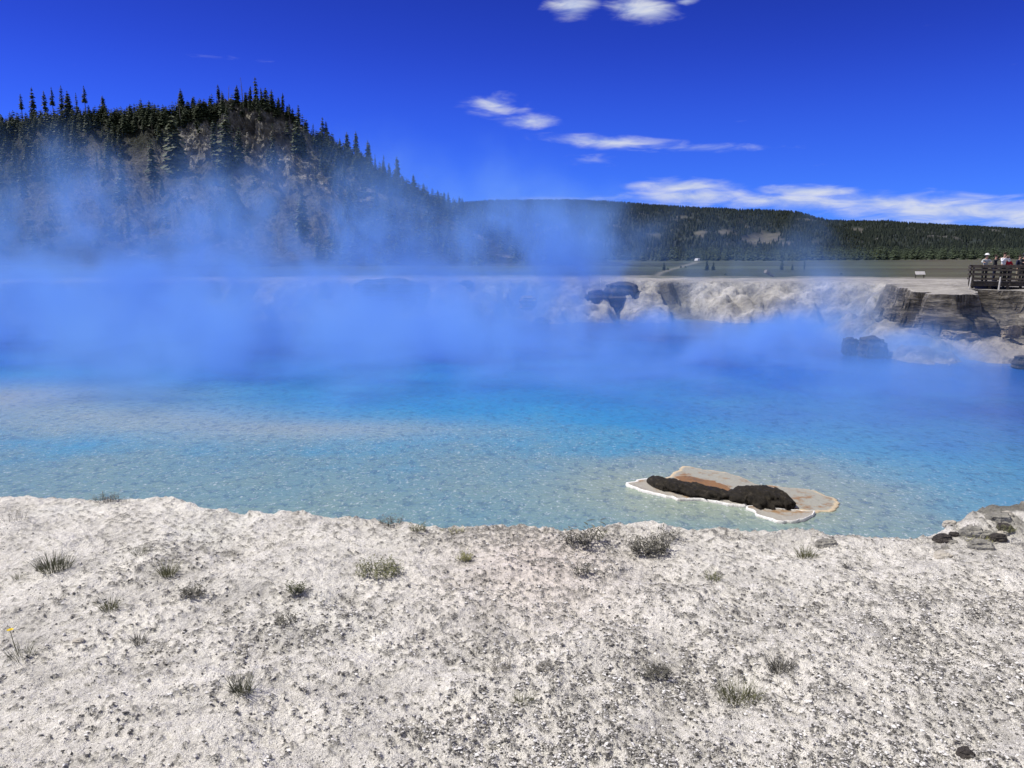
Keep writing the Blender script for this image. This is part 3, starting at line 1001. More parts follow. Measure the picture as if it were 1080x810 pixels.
# ------------------------------------------------------------------ rocks
def rock_mesh(name, size, seed, rough=0.35, sub=4, flat=0.0, strat=0.0):
    bm = bmesh.new()
    bmesh.ops.create_icosphere(bm, subdivisions=sub, radius=1.0)
    co = np.array([v.co[:] for v in bm.verts])
    blocky = np.sign(co) * np.abs(co) ** 0.6
    blocky /= np.maximum(np.linalg.norm(blocky, axis=1, keepdims=True), 1e-6) ** 0.55
    n = fbm(co[:, 0] * 1.3 + 5, co[:, 1] * 1.3, co[:, 2] * 1.3, octaves=5, seed=seed, gain=0.55) - 0.5
    n2 = 1 - np.abs(2 * fbm(co[:, 0] * 2.2, co[:, 1] * 2.2, co[:, 2] * 2.2, octaves=3, seed=seed + 9) - 1)
    d = 1 + n * 2 * rough - (n2 - 0.6) * rough * 0.6
    out = blocky * d[:, None]
    if strat:
        out[:, :2] *= (1 + strat * (vnoise(out[:, 2] * 6, out[:, 0] * 0.3, seed=seed + 3) - 0.5))[:, None]
    out = out * np.array(size) / 2
    for v, c in zip(bm.verts, out): v.co = Vector(c)
    me = bpy.data.meshes.new(name)
    bm.to_mesh(me)
    bm.free()
    return me


m_darkrock, nt, b = new_mat('dark_rock')
tc = N(nt, 'ShaderNodeTexCoord').outputs['Object']
f = noise(nt, tc, 1.6, 8, 0.7)
setin(nt, b.inputs['Base Color'], ramp(nt, f, [(0.3, (0.025, 0.022, 0.020)), (0.55, (0.075, 0.066, 0.058)), (0.75, (0.20, 0.18, 0.155))]))
bp = N(nt, 'ShaderNodeBump')
bp.inputs['Distance'].default_value = 0.25
setin(nt, bp.inputs['Height'], f)
setin(nt, b.inputs['Normal'], bp.outputs[0])


m_ps = simple_mat('pale_rock', (0.42, 0.39, 0.33), .35, 2, .9, .6)


m_brown = simple_mat('brown_sinter', (0.20, 0.17, 0.13), .5, 2.5, .9, .8)


def put_rock(name, px0, px1, py_top, py_bot, y, mat, seed, label, depthf=0.8, rough=.3, strat=.25):
    q0, q1 = PD(px0, py_bot, y), PD(px1, py_top, y)
    w, h = q1[0] - q0[0], q1[2] - q0[2]
    o = link(name, rock_mesh(name, (w * 1.05, w * depthf, h * 1.3), seed, rough, 5, strat=strat), mat, None, ((q0[0] + q1[0]) / 2, y, (q0[2] + q1[2]) / 2 - h * 0.1))
    tag(o, label, 'rock')
    return o


put_rock('rock_block', 634, 676, 298.5, 331, 73.0, m_darkrock, 11, 'big dark square block jutting out from the far rim inside the steam', .8, .22)
put_rock('rock_block', 617, 641, 306, 333, 72.0, m_darkrock, 12, 'smaller dark block leaning left of the big square block', .8)
put_rock('boulder', 905, 935, 356, 378, 41.5, m_darkrock, 13, 'dark boulder standing in the steam at the foot of the right bank', .9, .35, .1)
put_rock('boulder', 888, 905, 357, 374, 42.3, m_darkrock, 15, 'small dark lump at the left foot of the steaming boulder', .9, .35, .1)
put_rock('boulder', 1068, 1092, 375, 392, 37.0, m_darkrock, 14, 'low dark rock on the beach at the right edge of the photo', .9)
put_rock('rock_block', 372, 452, 295, 313, 73.5, m_darkrock, 16, 'long dark ledge of the far rim seen dimly through steam', .3)
put_rock('rock_block', 484, 500, 296, 304, 73.8, m_darkrock, 17, 'short dark ledge of the far rim left of the tall plume', .6)
put_rock('rock_block', 547, 566, 312, 324, 66.0, m_ps, 18, 'small pale rock glimpsed in the steam below the far rim', .8)
put_rock('rock_ledge', 1056, 1076, 343, 355, 44.3, m_brown, 20, 'small pale slab at the foot of the dark right cliff', .8, .55, .05)
put_rock('rock_ledge', 995, 1030, 349, 360, 43.4, m_brown, 21, 'brown slab lying at the foot of the lighter pillar of the right cliff', .7, .5, .05)

# ------------------------------------------------------------------ the sinter island in the pool
isl_root = empty('sinter_island', tuple(P(775, 523, WATER_Z)))
tag(isl_root, 'pale sinter island with white rim and long black mound in the blue pool', 'rock island')
ic = P(775, 523, WATER_Z)


def slab(name, pxs, top, mat, skirt=0.5, seed=0, dz=0.0, rimlift=0.0, parent=isl_root):
    """a flat plate of sinter whose outline follows the photograph's on the water plane"""
    pts = np.array([P(px, py, WATER_Z)[:2] for px, py in pxs]) - ic[:2]
    # resample and roughen
    out = []
    n = len(pts)
    for i in range(n):
        p0, p1, p2, p3 = pts[i - 1], pts[i], pts[(i + 1) % n], pts[(i + 2) % n]
        for s in np.linspace(0, 1, 14, endpoint=False):
            out.append(0.5 * ((2 * p1) + (-p0 + p2) * s + (2 * p0 - 5 * p1 + 4 * p2 - p3) * s * s + (-p0 + 3 * p1 - 3 * p2 + p3) * s ** 3))
    out = np.array(out)
    cen = out.mean(0)
    j = (fbm(out[:, 0] * 3.5, out[:, 1] * 3.5, octaves=3, seed=seed) - .5) * 0.30
    out = out + (out - cen) / np.maximum(np.linalg.norm(out - cen, axis=1, keepdims=True), .01) * j[:, None]
    V, F = [], []
    rings = [(1.02, -skirt), (1.0, top * 0.2), (0.99, top + rimlift), (0.965, top + rimlift), (0.935, top), (0.75, top), (0.55, top), (0.35, top), (0.15, top)]
    K = len(out)
    for (f, z) in rings:
        q = cen + (out - cen) * f
        zz = z + (fbm(q[:, 0] * 4, q[:, 1] * 4, octaves=3, seed=seed + 1) - .5) * 0.03 + dz
        V.append(np.concatenate([q, zz[:, None]], 1))
    V = np.concatenate(V + [np.array([[cen[0], cen[1], top + dz]])])
    edge = np.concatenate([np.full(K, 1.0 if f > 0.94 else 0.0) for f, _ in rings] + [np.array([0.0])])
    F = []
    me = bpy.data.meshes.new(name)
    faces = []
    for r in range(len(rings) - 1):
        for k in range(K):
            faces.append((r * K + k, r * K + (k + 1) % K, (r + 1) * K + (k + 1) % K, (r + 1) * K + k))
    r = len(rings) - 1
    for k in range(K): faces.append((r * K + k, r * K + (k + 1) % K, len(V) - 1))
    me.from_pydata(V.tolist(), [], faces)
    bm = bmesh.new(); bm.from_mesh(me); bmesh.ops.recalc_face_normals(bm, faces=bm.faces); bm.to_mesh(me); bm.free()
    me.polygons.foreach_set('use_smooth', [True] * len(me.polygons))
    a = me.attributes.new('edge', 'FLOAT', 'POINT')
    a.data.foreach_set('value', edge.astype(np.float32))
    return link(name, me, mat, parent)


def sinter_mat(name, inner, rim, stain):
    m, nt, b = new_mat(name)
    tc = N(nt, 'ShaderNodeTexCoord').outputs['Object']
    e = N(nt, 'ShaderNodeAttribute', attribute_name='edge').outputs['Fac']
    n1 = noise(nt, tc, 2.2, 6, .65)
    n2 = noise(nt, tc, 12, 5, .65)
    c = mix(nt, smooth(nt, n1, .50, .66), inner, stain)
    c = mix(nt, M(nt, 'MULTIPLY', e, smooth(nt, n1, .30, .46)), c, rim)
    c = mix(nt, M(nt, 'MULTIPLY', smooth(nt, n2, .55, .7), .35), c, (0.12, 0.11, 0.09))
    setin(nt, b.inputs['Base Color'], c)
    b.inputs['Roughness'].default_value = .6
    bp = N(nt, 'ShaderNodeBump')
    bp.inputs['Distance'].default_value = .03
    setin(nt, bp.inputs['Height'], n2)
    setin(nt, b.inputs['Normal'], bp.outputs[0])
    return m


m_shelf_g = sinter_mat('island_sinter', (0.33, 0.325, 0.275), (0.55, 0.45, 0.30), (0.26, 0.145, 0.06))
m_stain = sinter_mat('orange_stained_sinter', (0.24, 0.13, 0.055), (0.40, 0.30, 0.19), (0.12, 0.075, 0.045))
m_shelf_w = sinter_mat('island_white_sinter', (0.36, 0.34, 0.29), (0.78, 0.77, 0.74), (0.28, 0.17, 0.08))
slab('back_shelf', [(700, 506), (722, 493), (748, 497), (775, 502), (800, 512), (840, 516), (870, 522), (888, 534), (864, 541), (835, 536), (800, 530), (740, 524), (706, 515)], 0.022, m_shelf_g, seed=201)
slab('left_shelf', [(663, 512), (682, 506), (700, 507), (730, 517), (770, 524), (790, 532), (776, 535), (748, 530), (722, 529), (695, 523), (676, 518)], 0.05, m_shelf_w, seed=203, rimlift=.015)
slab('stained_crust', [(712, 506), (724, 503), (742, 507), (760, 510), (772, 516), (764, 521), (744, 519), (724, 514)], 0.035, m_stain, seed=207)
slab('front_shelf', [(786, 537), (806, 536), (840, 541), (858, 542), (846, 549), (822, 552), (803, 546)], 0.04, m_shelf_w, seed=205, rimlift=.015)
m_black, nt, b = new_mat('black_crust')
tc = N(nt, 'ShaderNodeTexCoord').outputs['Object']
f = noise(nt, tc, 9, 8, .75)
setin(nt, b.inputs['Base Color'], ramp(nt, f, [(.32, (.008, .007, .006)), (.54, (.024, .020, .014)), (.76, (.11, .095, .068))]))
bp = N(nt, 'ShaderNodeBump')
bp.inputs['Distance'].default_value = .06
setin(nt, bp.inputs['Height'], f)
setin(nt, b.inputs['Normal'], bp.outputs[0])
b.inputs['Roughness'].default_value = .9


def mound(path, seed, name='dark_mound'):
    """a lumpy ridge along a path of (px, py, half width px, height px)"""
    pts = []
    for (px, py, w, h) in path:
        q = P(px, py, WATER_Z) - ic
        sc = P(px, py, WATER_Z)[1] / FPX
        pts.append((q[0], q[1], w * sc, h * sc))
    pts = np.array(pts)
    seg = np.concatenate([[0], np.cumsum(np.hypot(np.diff(pts[:, 0]), np.diff(pts[:, 1])))])
    s = np.linspace(0, seg[-1], 90)
    c = [np.interp(s, seg, pts[:, k]) for k in range(4)]
    A = np.linspace(0, 2 * math.pi, 40, endpoint=False)
    V = []
    for i in range(len(s)):
        cap = math.sqrt(max(0.02, 1 - (2 * i / (len(s) - 1) - 1) ** 8))
        for a in A:
            ca, sa = math.cos(a), math.sin(a)
            r = 1 + 1.3 * (float(fbm(np.array([c[0][i] * 4.0 + ca]), np.array([c[1][i] * 4.0]), np.array([sa * 1.8]), octaves=5, seed=seed, gain=.6)[0]) - .5)
            V.append((c[0][i], c[1][i] + ca * c[2][i] * cap * r, 0.06 + sa * c[3][i] * cap * r * (1 if sa > 0 else .4)))
    n, k = len(s), len(A)
    F = []
    for i in range(n - 1):
        for j in range(k): F.append((i * k + j, i * k + (j + 1) % k, (i + 1) * k + (j + 1) % k, (i + 1) * k + j))
    F.append(tuple(range(k)))
    F.append(tuple((n - 1) * k + j for j in range(k))[::-1])
    me = bpy.data.meshes.new(name)
    me.from_pydata(V, [], F)
    bm = bmesh.new(); bm.from_mesh(me); bmesh.ops.recalc_face_normals(bm, faces=bm.faces); bm.to_mesh(me); bm.free()
    me.polygons.foreach_set('use_smooth', [True] * len(me.polygons))
    return link(name, me, m_black, isl_root)


tag(mound([(682, 511, 14, 5), (695, 514, 22, 7.5), (720, 519, 24, 8.5), (748, 523, 20, 7.5), (775, 527, 14, 5.5)], 211), 'long low black ridge')
tag(mound([(766, 528, 16, 7), (785, 528, 28, 12), (805, 529, 32, 13.5), (824, 531, 28, 12), (838, 534, 14, 6)], 215), 'rounded taller black hump')

# ------------------------------------------------------------------ foreground rubble
def chips(n, seed, area, smin, smax, colgroup):
    r = np.random.default_rng(seed)
    base = np.array([[1, 0, 0], [-1, 0, 0], [0, 1, 0], [0, -1, 0], [0, 0, 1], [0, 0, -1], [.6, .6, .5], [-.6, .5, .5], [.5, -.6, -.4]], float)
    F0 = np.array([[4, 0, 2], [4, 2, 1], [4, 1, 3], [4, 3, 0], [5, 2, 0], [5, 1, 2], [5, 3, 1], [5, 0, 3]])
    base = base[:6]
    Vs, Fs = [], []
    px = r.uniform(-90, 1170, n * 6)
    py = 560 + 265 * r.uniform(0, 1, n * 6) ** 0.9
    k = 0
    off = 0
    for a, b_ in zip(px, py):
        q = P(a, b_, 0)
        x, y = q[0], q[1]
        i = int(np.argmin(np.abs(RAD - math.hypot(x, y)))); j = int(np.argmin(np.abs(ANG - math.atan2(x, y))))
        if SD[i, j] > -0.03: continue
        if r.uniform() > 0.02 + (0.25 * dens[i, j] + 0.9 * deb[i, j]) * (0.3 + dens[i, j]): continue
        s = smin * (smax / smin) ** (r.uniform() ** 2.2)
        V = base * r.uniform(.45, 1.2, (6, 1)) * np.array([s, s * r.uniform(.6, 1), s * r.uniform(.25, .6)])
        V = V + r.normal(0, .12 * s, V.shape)
        t = r.uniform(0, 6.28)
        R_ = np.array([[math.cos(t), -math.sin(t), 0], [math.sin(t), math.cos(t), 0], [0, 0, 1]])
        Vs.append(V @ R_.T + np.array([x, y, Z[i, j] + s * .15]))
        Fs.append(F0 + off)
        off += 6
        k += 1
        if k >= n: break
    return np.concatenate(Vs), np.concatenate(Fs)


m_chip, nt, b = new_mat('sinter_chips')
rpi = N(nt, 'ShaderNodeNewGeometry').outputs['Random Per Island']
setin(nt, b.inputs['Base Color'], ramp(nt, rpi, [(0.0, (.07, .067, .06)), (.40, (.15, .142, .128)), (.52, (.40, .385, .355)), (.75, (.62, .60, .565)), (1.0, (.74, .73, .70))]))
V, F = chips(48000, 1, None, 0.003, 0.013, None)
o = link('gravel', np_mesh('gravel', V, F, False), m_chip)
tag(o, 'white and grey sinter chips strewn over the near bank', 'gravel', kind='stuff')

# broken stones along the rim at the right, big enough to tell apart
m_rimrock = simple_mat('weathered_sinter', (0.24, 0.23, 0.20), .55, 9, .95, .8)
RIMST = [(987, 1007, 562, 573, m_darkrock, 'dark undercut stone at the corner where the near rim turns'), (996, 1010, 553, 560, m_ps, 'pale cap stone lying on the dark corner stone of the near rim'),
         (1015, 1040, 556, 570, m_rimrock, 'grey slab beside the dark corner stone of the near rim'), (1042, 1072, 551, 562, m_rimrock, 'grey slab on the raised ledge near the right edge of the photo'),
         (1024, 1050, 572, 582, m_rimrock, 'low grey stone just below the raised right ledge'), (1012, 1032, 780, 792, m_darkrock, 'dark stone half sunk in gravel at the bottom right'),
         (862, 884, 568, 576, m_rimrock, 'flat grey stone on the near rim below the island'), (74, 88, 671, 676, m_ps, 'flat white chip lying on bare crust at the left')]
r_s = random.Random(77)
places = ['at the water edge of', 'highest on', 'at the foot of', 'on the left end of', 'in the middle of', 'at the right edge of']
looks = ['thin grey', 'pale chipped', 'dark angular']
for k in range(14):
    px_ = r_s.uniform(990, 1078)
    py_ = 574 - (px_ - 985) * 0.20 + r_s.uniform(-2, 20)
    w_ = r_s.uniform(9, 20)
    rel = 'upper part' if py_ < 566 else ('lower part' if py_ > 578 else 'middle')
    side = 'left' if px_ < 1018 else ('right' if px_ > 1050 else 'centre')
    kind_ = k % 3
    RIMST.append((px_ - w_ / 2, px_ + w_ / 2, py_ - w_ * .42, py_, (m_rimrock, m_ps, m_darkrock)[kind_], looks[kind_] + ' sinter slab, ' + rel + ' and ' + side + ' of the crusty ledge at right'))
seen_ = {}
for i, (a, c, t, bt, mt, lab) in enumerate(RIMST):
    q = P((a + c) / 2, bt, 0.02)
    sc = q[1] / FPX
    w, h = (c - a) * sc, (bt - t) * sc
    x, y = q[0], q[1] + w * .25
    tag(link('stone', rock_mesh('stone', (w, w * .7, h * 1.5), 400 + i, .35, 4, strat=.12), mt, None, (x, y, gz(x, y) + h * .02)), lab, 'stone', 'broken stones on the near bank')

# ------------------------------------------------------------------ tufts and sprigs
def blade_mat(name, a, b_):
    m, nt, b = new_mat(name)
    rpi = N(nt, 'ShaderNodeNewGeometry').outputs['Random Per Island']
    setin(nt, b.inputs['Base Color'], ramp(nt, rpi, [(0, a), (1, b_)]))
    return m


M_T = {'green': blade_mat('dark_grass', (.05, .056, .028), (.21, .21, .14)), 'olive': blade_mat('olive_leaves', (.085, .092, .035), (.22, .22, .12)),
       'grey': blade_mat('dry_grass', (.15, .14, .115), (.33, .31, .27)), 'dark': blade_mat('dark_sprigs', (.05, .05, .038), (.20, .19, .155)),
       'yellow': blade_mat('yellow_green_leaves', (.15, .15, .05), (.32, .31, .14))}


def blades(r, w, h, n, style):
    V, F = [], []
    def strip(p, d, L, wd, bend):
        d = Vector(d).normalized()
        side = d.cross(Vector((r.uniform(-.4, .4), r.uniform(-.4, .4), 1))).normalized() * wd
        q = Vector(p)
        i0 = len(V)
        k = 4
        for s in range(k + 1):
            f = s / k
            ww = side * (1 - f) ** .7 if style != 'leaf' else side * (math.sin(math.pi * min(.98, f * .9 + .12)))
            V.append((q - ww)[:]); V.append((q + ww)[:])
            q = q + d * (L / k)
            d = (d + Vector((d.x * bend, d.y * bend, -bend * .55))).normalized()
        for s in range(k):
            a = i0 + 2 * s
            F.append((a, a + 1, a + 3, a + 2))
    for _ in range(n):
        a = r.uniform(0, 6.28)
        rad = w * .5 * math.sqrt(r.random())
        p = (math.cos(a) * rad * .75, math.sin(a) * rad * .6, -0.005)
        lean = r.uniform(.1, .9) * (.4 + rad / w)
        d = (math.cos(a) * lean + r.uniform(-.2, .2), math.sin(a) * lean + r.uniform(-.2, .2), 1)
        L = h * r.uniform(.45, 1.1)
        strip(p, d, L, max(.0008, h * (.012 if style == 'grass' else .011)), r.uniform(.05, .4))
        if style in ('leaf', 'sprig'):
            dv = Vector(d).normalized()
            for f in (.3, .45, .6, .75, .9):
                if r.random() < (.85 if style == 'leaf' else .5):
                    b_ = r.uniform(0, 6.28)
                    strip(Vector(p) + dv * L * f, (math.cos(b_), math.sin(b_), r.uniform(.2, 1.1)), L * r.uniform(.18, .40), h * (.032 if style == 'leaf' else .012), .2)
    return np.array(V), np.array(F)


TUFTS = [  # px, foot py, width px, height px, blades, style, colour, label
    (15, 549, 36, 17, 26, 'sprig', 'grey', 'dry grey twiggy sprig by the water rim at the left edge'),
    (57, 600, 46, 22, 150, 'grass', 'green', 'dense dark green grass tuft at the left, widest on that side'),
    (148, 584, 24, 12, 60, 'grass', 'green', 'small flat green tuft between the dense dark tuft and the rim'),
    (178, 607, 22, 24, 55, 'grass', 'olive', 'upright olive tuft of loose blades left of centre'),
    (203, 629, 32, 16, 70, 'leaf', 'dark', 'low dark leafy tuft to the right of the upright olive tuft'),
    (116, 643, 24, 20, 55, 'grass', 'olive', 'olive grass tuft below the dense dark green tuft'),
    (147, 678, 22, 17, 70, 'grass', 'dark', 'dark compact tuft in a patch of grey debris'),
    (62, 632, 18, 11, 30, 'sprig', 'grey', 'faint grey sprig between two tufts at the left'),
    (20, 610, 18, 10, 40, 'grass', 'olive', 'small low olive tuft left of the dense dark green tuft'),
    (245, 586, 20, 10, 40, 'grass', 'grey', 'greyish small tuft alone on bare crust'),
    (292, 577, 26, 17, 22, 'sprig', 'grey', 'dry branching sprig lying near the left part of the rim'),
    (255, 730, 30, 27, 75, 'grass', 'green', 'spiky green tuft alone on smooth white crust'),
    (400, 605, 66, 15, 150, 'leaf', 'olive', 'broad olive bushy tuft, the largest left of centre'),
    (312, 626, 18, 15, 60, 'leaf', 'green', 'small bushy green tuft left of the broad olive tuft'),
    (302, 657, 24, 14, 45, 'leaf', 'dark', 'sparse dark low sprig below the small bushy green tuft'),
    (170, 712, 24, 18, 18, 'sprig', 'grey', 'thin pale grey sprig on the smooth white crust'),
    (112, 529, 30, 10, 60, 'leaf', 'dark', 'dark low tuft on the rim edge against the pale water'),
    (131, 530, 16, 11, 26, 'sprig', 'dark', 'dark wiry sprig on the rim just right of the dark low tuft'),
    (412, 553, 30, 10, 60, 'leaf', 'dark', 'dark flat tuft on the rim left of centre'),
    (442, 560, 22, 9, 55, 'leaf', 'olive', 'olive mat on the rim just right of a dark flat tuft'),
    (478, 562, 30, 7, 60, 'leaf', 'yellow', 'yellow green mat along the rim at centre'),
    (490, 592, 18, 11, 50, 'leaf', 'yellow', 'small yellow green tuft right of the broad olive tuft'),
    (611, 577, 34, 22, 46, 'leaf', 'dark', 'upright dark leafy sprig breaking the rim line at centre'),
    (632, 572, 7, 26, 9, 'leaf', 'green', 'single tall green spike standing above the rim'),
    (685, 583, 48, 17, 150, 'leaf', 'dark', 'dense dark leafy tuft on the rim in front of the island'),
    (700, 571, 34, 15, 40, 'leaf', 'dark', 'dark sprigs on the rim edge behind the dense leafy tuft'),
    (660, 573, 14, 14, 14, 'sprig', 'dark', 'lean dark sprig on the rim left of the dense leafy tuft'),
    (612, 606, 16, 16, 28, 'leaf', 'dark', 'little dark sprig below the upright leafy sprig'),
    (849, 588, 22, 18, 75, 'grass', 'olive', 'olive grass tuft near the rim below the right end of the island'),
    (752, 612, 20, 10, 40, 'leaf', 'olive', 'faint olive mat in grey rubble right of centre'),
    (528, 706, 28, 20, 60, 'sprig', 'grey', 'rounded pale grey dry tuft below centre'),
    (588, 730, 24, 24, 16, 'sprig', 'dark', 'thin dark branching sprig below the rounded grey tuft'),
    (575, 707, 20, 11, 40, 'leaf', 'grey', 'small grey mat right of the rounded grey tuft'),
    (503, 691, 22, 14, 32, 'sprig', 'dark', 'dark wiry sprig left of the rounded grey tuft'),
    (778, 738, 58, 27, 120, 'grass', 'olive', 'wide grass clump at lower right'),
    (822, 707, 30, 22, 90, 'grass', 'dark', 'smaller dark grass clump above the wide one at lower right'),
    (690, 712, 46, 14, 90, 'leaf', 'dark', 'dark sprawling mat left of the wide grass clump'),
    (700, 747, 26, 12, 45, 'sprig', 'grey', 'grey wiry mat below the dark sprawling mat'),
    (550, 742, 34, 14, 70, 'sprig', 'olive', 'brownish olive mat near the bottom centre'),
    (440, 776, 40, 10, 80, 'sprig', 'dark', 'dark brown sprawl near the bottom left of centre'),
    (895, 600, 16, 9, 30, 'leaf', 'dark', 'tiny dark mat right of the olive tuft near the rim'),
    (1032, 573, 34, 8, 70, 'leaf', 'yellow', 'yellow green moss mat on the raised right ledge'),
    (1062, 560, 26, 7, 50, 'leaf', 'olive', 'olive moss mat at the top of the raised right ledge'),
    (960, 700, 22, 10, 40, 'sprig', 'dark', 'dark wiry mat amid rubble at right'),
    (345, 700, 30, 10, 50, 'sprig', 'dark', 'thin dark debris sprig left of the rounded grey tuft patch'),
    (30, 770, 26, 10, 40, 'sprig', 'grey', 'grey brown sprig at the bottom left corner'),
]
for i, (px, py, w, h, n, stl, cl_, lab) in enumerate(TUFTS):
    q = P(px, py, 0.0)
    for _ in range(3):
        zz = gz(q[0], q[1])
        q = P(px, py, zz)
    sc = q[1] / FPX
    V, F = blades(random.Random(500 + i), w * sc * 1.0, h * sc * 1.05, int(n * (2.0 if stl == 'grass' else 1.15)), stl)
    o = link('grass_tuft' if stl == 'grass' else ('leafy_tuft' if stl == 'leaf' else 'dry_sprig'), np_mesh('tuft', V, F, False), M_T[cl_], None, (q[0], q[1], zz))
    tag(o, lab, 'plant', 'tufts and sprigs on the near bank')

# the yellow flower
q = P(24, 693, 0.0)
zz = gz(q[0], q[1])
q = P(24, 693, zz)
sc = q[1] / FPX
fl = empty('flowering_plant', (q[0], q[1], zz))
tag(fl, 'grey green tuft with a single yellow flower on a thin stem', 'plant', 'tufts and sprigs on the near bank')
V, F = blades(random.Random(900), 36 * sc, 23 * sc, 90, 'grass')
link('leaves', np_mesh('leaves', V, F, False), M_T['green'], fl)
bm = bmesh.new()
tube_bm(bm, [(-.02, 0, 0), (-.035, .0, .06), (-11 * sc, 0, 31 * sc)], [.0022, .0018, .0014], 6)
st = bm_obj('stem', bm, M_T['olive'], fl)
bm = bmesh.new()
hc_ = Vector((-11 * sc, 0, 32 * sc))
for k in range(11):
    a = 6.283 * k / 11
    d = Vector((math.cos(a), math.sin(a), .35)).normalized()
    s_ = Vector((-math.sin(a), math.cos(a), 0)) * .005
    R_ = .017
    vs = [bm.verts.new(hc_ + d * .003 - s_ * .5), bm.verts.new(hc_ + d * .003 + s_ * .5), bm.verts.new(hc_ + d * R_ * .7 + s_), bm.verts.new(hc_ + d * R_), bm.verts.new(hc_ + d * R_ * .7 - s_)]
    bm.faces.new(vs)
r_ = bmesh.ops.create_icosphere(bm, subdivisions=2, radius=.006)
for v in r_['verts']: v.co = Vector((v.co.x, v.co.y, v.co.z * .7)) + hc_ + Vector((0, 0, .003))
bm_obj('flower_head', bm, simple_mat('yellow_petals', (.75, .55, .02), .15, 40, .6), fl)

# ------------------------------------------------------------------ boardwalk with people
m_wood = simple_mat('weathered_dark_wood', (.060, .052, .045), .4, 4, .85)
m_plank = simple_mat('grey_boards', (.13, .12, .11), .35, 3, .85)
m_pale = simple_mat('bleached_wood', (.55, .53, .48), .2, 4, .8)
BY = 52.0
bx0 = PD(1024, 300, BY)[0]
deck_z = PD(1024, 296.5, BY)[2]
gz_b = gz(bx0 + 3, BY)
BA = math.radians(-27)
BO = Vector((bx0, BY, 0))
BE, BN = Vector((math.cos(BA), math.sin(BA), 0)), Vector((-math.sin(BA), math.cos(BA), 0))
bw = empty('boardwalk', (bx0, BY, gz_b), BA)
tag(bw, 'dark timber viewing boardwalk with railings above the right cliff', 'boardwalk')
LEN = 26.0
dz = deck_z - gz_b
bm = bmesh.new()
k = 0.0
while k < LEN:
    box_bm(bm, (k + .07, 1.5, dz - .025), (.132, 3.1, .05))
    k += .14
bm_obj('deck', bm, m_plank, bw)
bm = bmesh.new()
for yy in (.06, 2.94): box_bm(bm, (LEN / 2, yy, dz - .19), (LEN, .10, .26), bevel=.01)
bm_obj('beam', bm, m_wood, bw)
for i in range(int(LEN / 1.0) + 1):
    for yy in (.16, 2.84):
        bm = bmesh.new()
        box_bm(bm, (.1 + i * 1.0, yy, (dz - .30) / 2 - .25), (.16, .14, dz - .30 + .5), bevel=.01)
        bm_obj('pile', bm, m_wood, bw)
RAILH = 1.03
for yy in (-.06, 3.06):
    for i in range(int(LEN / 2.1) + 1):
        bm = bmesh.new()
        box_bm(bm, (.08 + i * 2.1, yy, dz + RAILH / 2 - .12), (.12, .12, RAILH + .24), bevel=.01)
        bm_obj('post', bm, m_wood, bw)
    for zz_, hh in ((RAILH - .02, .15), (.80, .13), (.50, .13), (.20, .13)):
        bm = bmesh.new()
        box_bm(bm, (LEN / 2, yy + (.083 if yy > 1 else -.083), dz + zz_ - .06), (LEN, .045, hh), bevel=.006)
        bm_obj('rail', bm, m_wood, bw)
    bm = bmesh.new()
    box_bm(bm, (LEN / 2, yy, dz + RAILH + .022), (LEN, .20, .04), bevel=.006)
    bm_obj('cap_rail', bm, m_wood, bw)
bm = bmesh.new()
for zz_ in (RAILH - .05, .80, .50, .20): box_bm(bm, (-.06, 1.5, dz + zz_ - .06), (.045, 3.0, .13), bevel=.006)
bm_obj('end_rail', bm, m_wood, bw)


def stake(px0, py0, px1, py1, y, r_, lab):
    a, c = PD(px0, py0, y), PD(px1, py1, y)
    g = gz(a[0], y)
    bm = bmesh.new()
    top = Vector(c) - Vector((a[0], y, g))
    tube_bm(bm, [(0, 0, -.2), (top.x * .5, 0, top.z * .5), (top.x, .02, top.z)], [r_, r_ * .95, r_ * .7], 8)
    o = bm_obj('stake', bm, m_pale, None)
    o.location = (a[0], y, g)
    tag(o, lab, 'stake')


stake(1022.5, 300, 1024.5, 292, 51.2, .045, 'pale leaning stake at the left end of the boardwalk')
stake(1053.5, 300, 1055.5, 292, 49.2, .05, 'pale leaning stake in front of the boardwalk below the white shirted person')

# low white bench-like sign on the flat left of the boardwalk
q = PD(970, 294.5, 84.0)
sg = empty('sign', (q[0], 84.0, gz(q[0], 84.0)))
tag(sg, 'low white angled panel on two legs out on the pale flat', 'sign')
bm = bmesh.new()
box_bm(bm, (0, 0, .52), (1.05, .04, .42), Matrix.Rotation(math.radians(-35), 3, 'X'), .01)
bm_obj('panel', bm, simple_mat('white_panel', (.55, .54, .52), .05, 3, .5), sg)
for sx in (-.45, .45):
    bm = bmesh.new()
    box_bm(bm, (sx, .05, .22), (.08, .08, .54), bevel=.008)
    bm_obj('leg', bm, m_wood, sg)


def skin_mesh(name, joints, edges, sub=2):
    me = bpy.data.meshes.new(name)
    me.from_pydata([j[0] for j in joints], edges, [])
    o = bpy.data.objects.new(name, me)
    COL.objects.link(o)
    md = o.modifiers.new('skin', 'SKIN')
    md.use_smooth_shade = True
    for i, j in enumerate(joints):
        r = j[1] if isinstance(j[1], tuple) else (j[1], j[1])
        me.skin_vertices[0].data[i].radius = r
    me.skin_vertices[0].data[0].use_root = True
    sd = o.modifiers.new('sub', 'SUBSURF')
    sd.levels = sub
    sd.render_levels = sub
    dg = bpy.context.evaluated_depsgraph_get()
    out = bpy.data.meshes.new_from_object(o.evaluated_get(dg))
    out.name = name
    bpy.data.objects.remove(o)
    out.polygons.foreach_set('use_smooth', [True] * len(out.polygons))
    return out


m_skin = simple_mat('skin', (.45, .28, .20), .1, 20, .6)


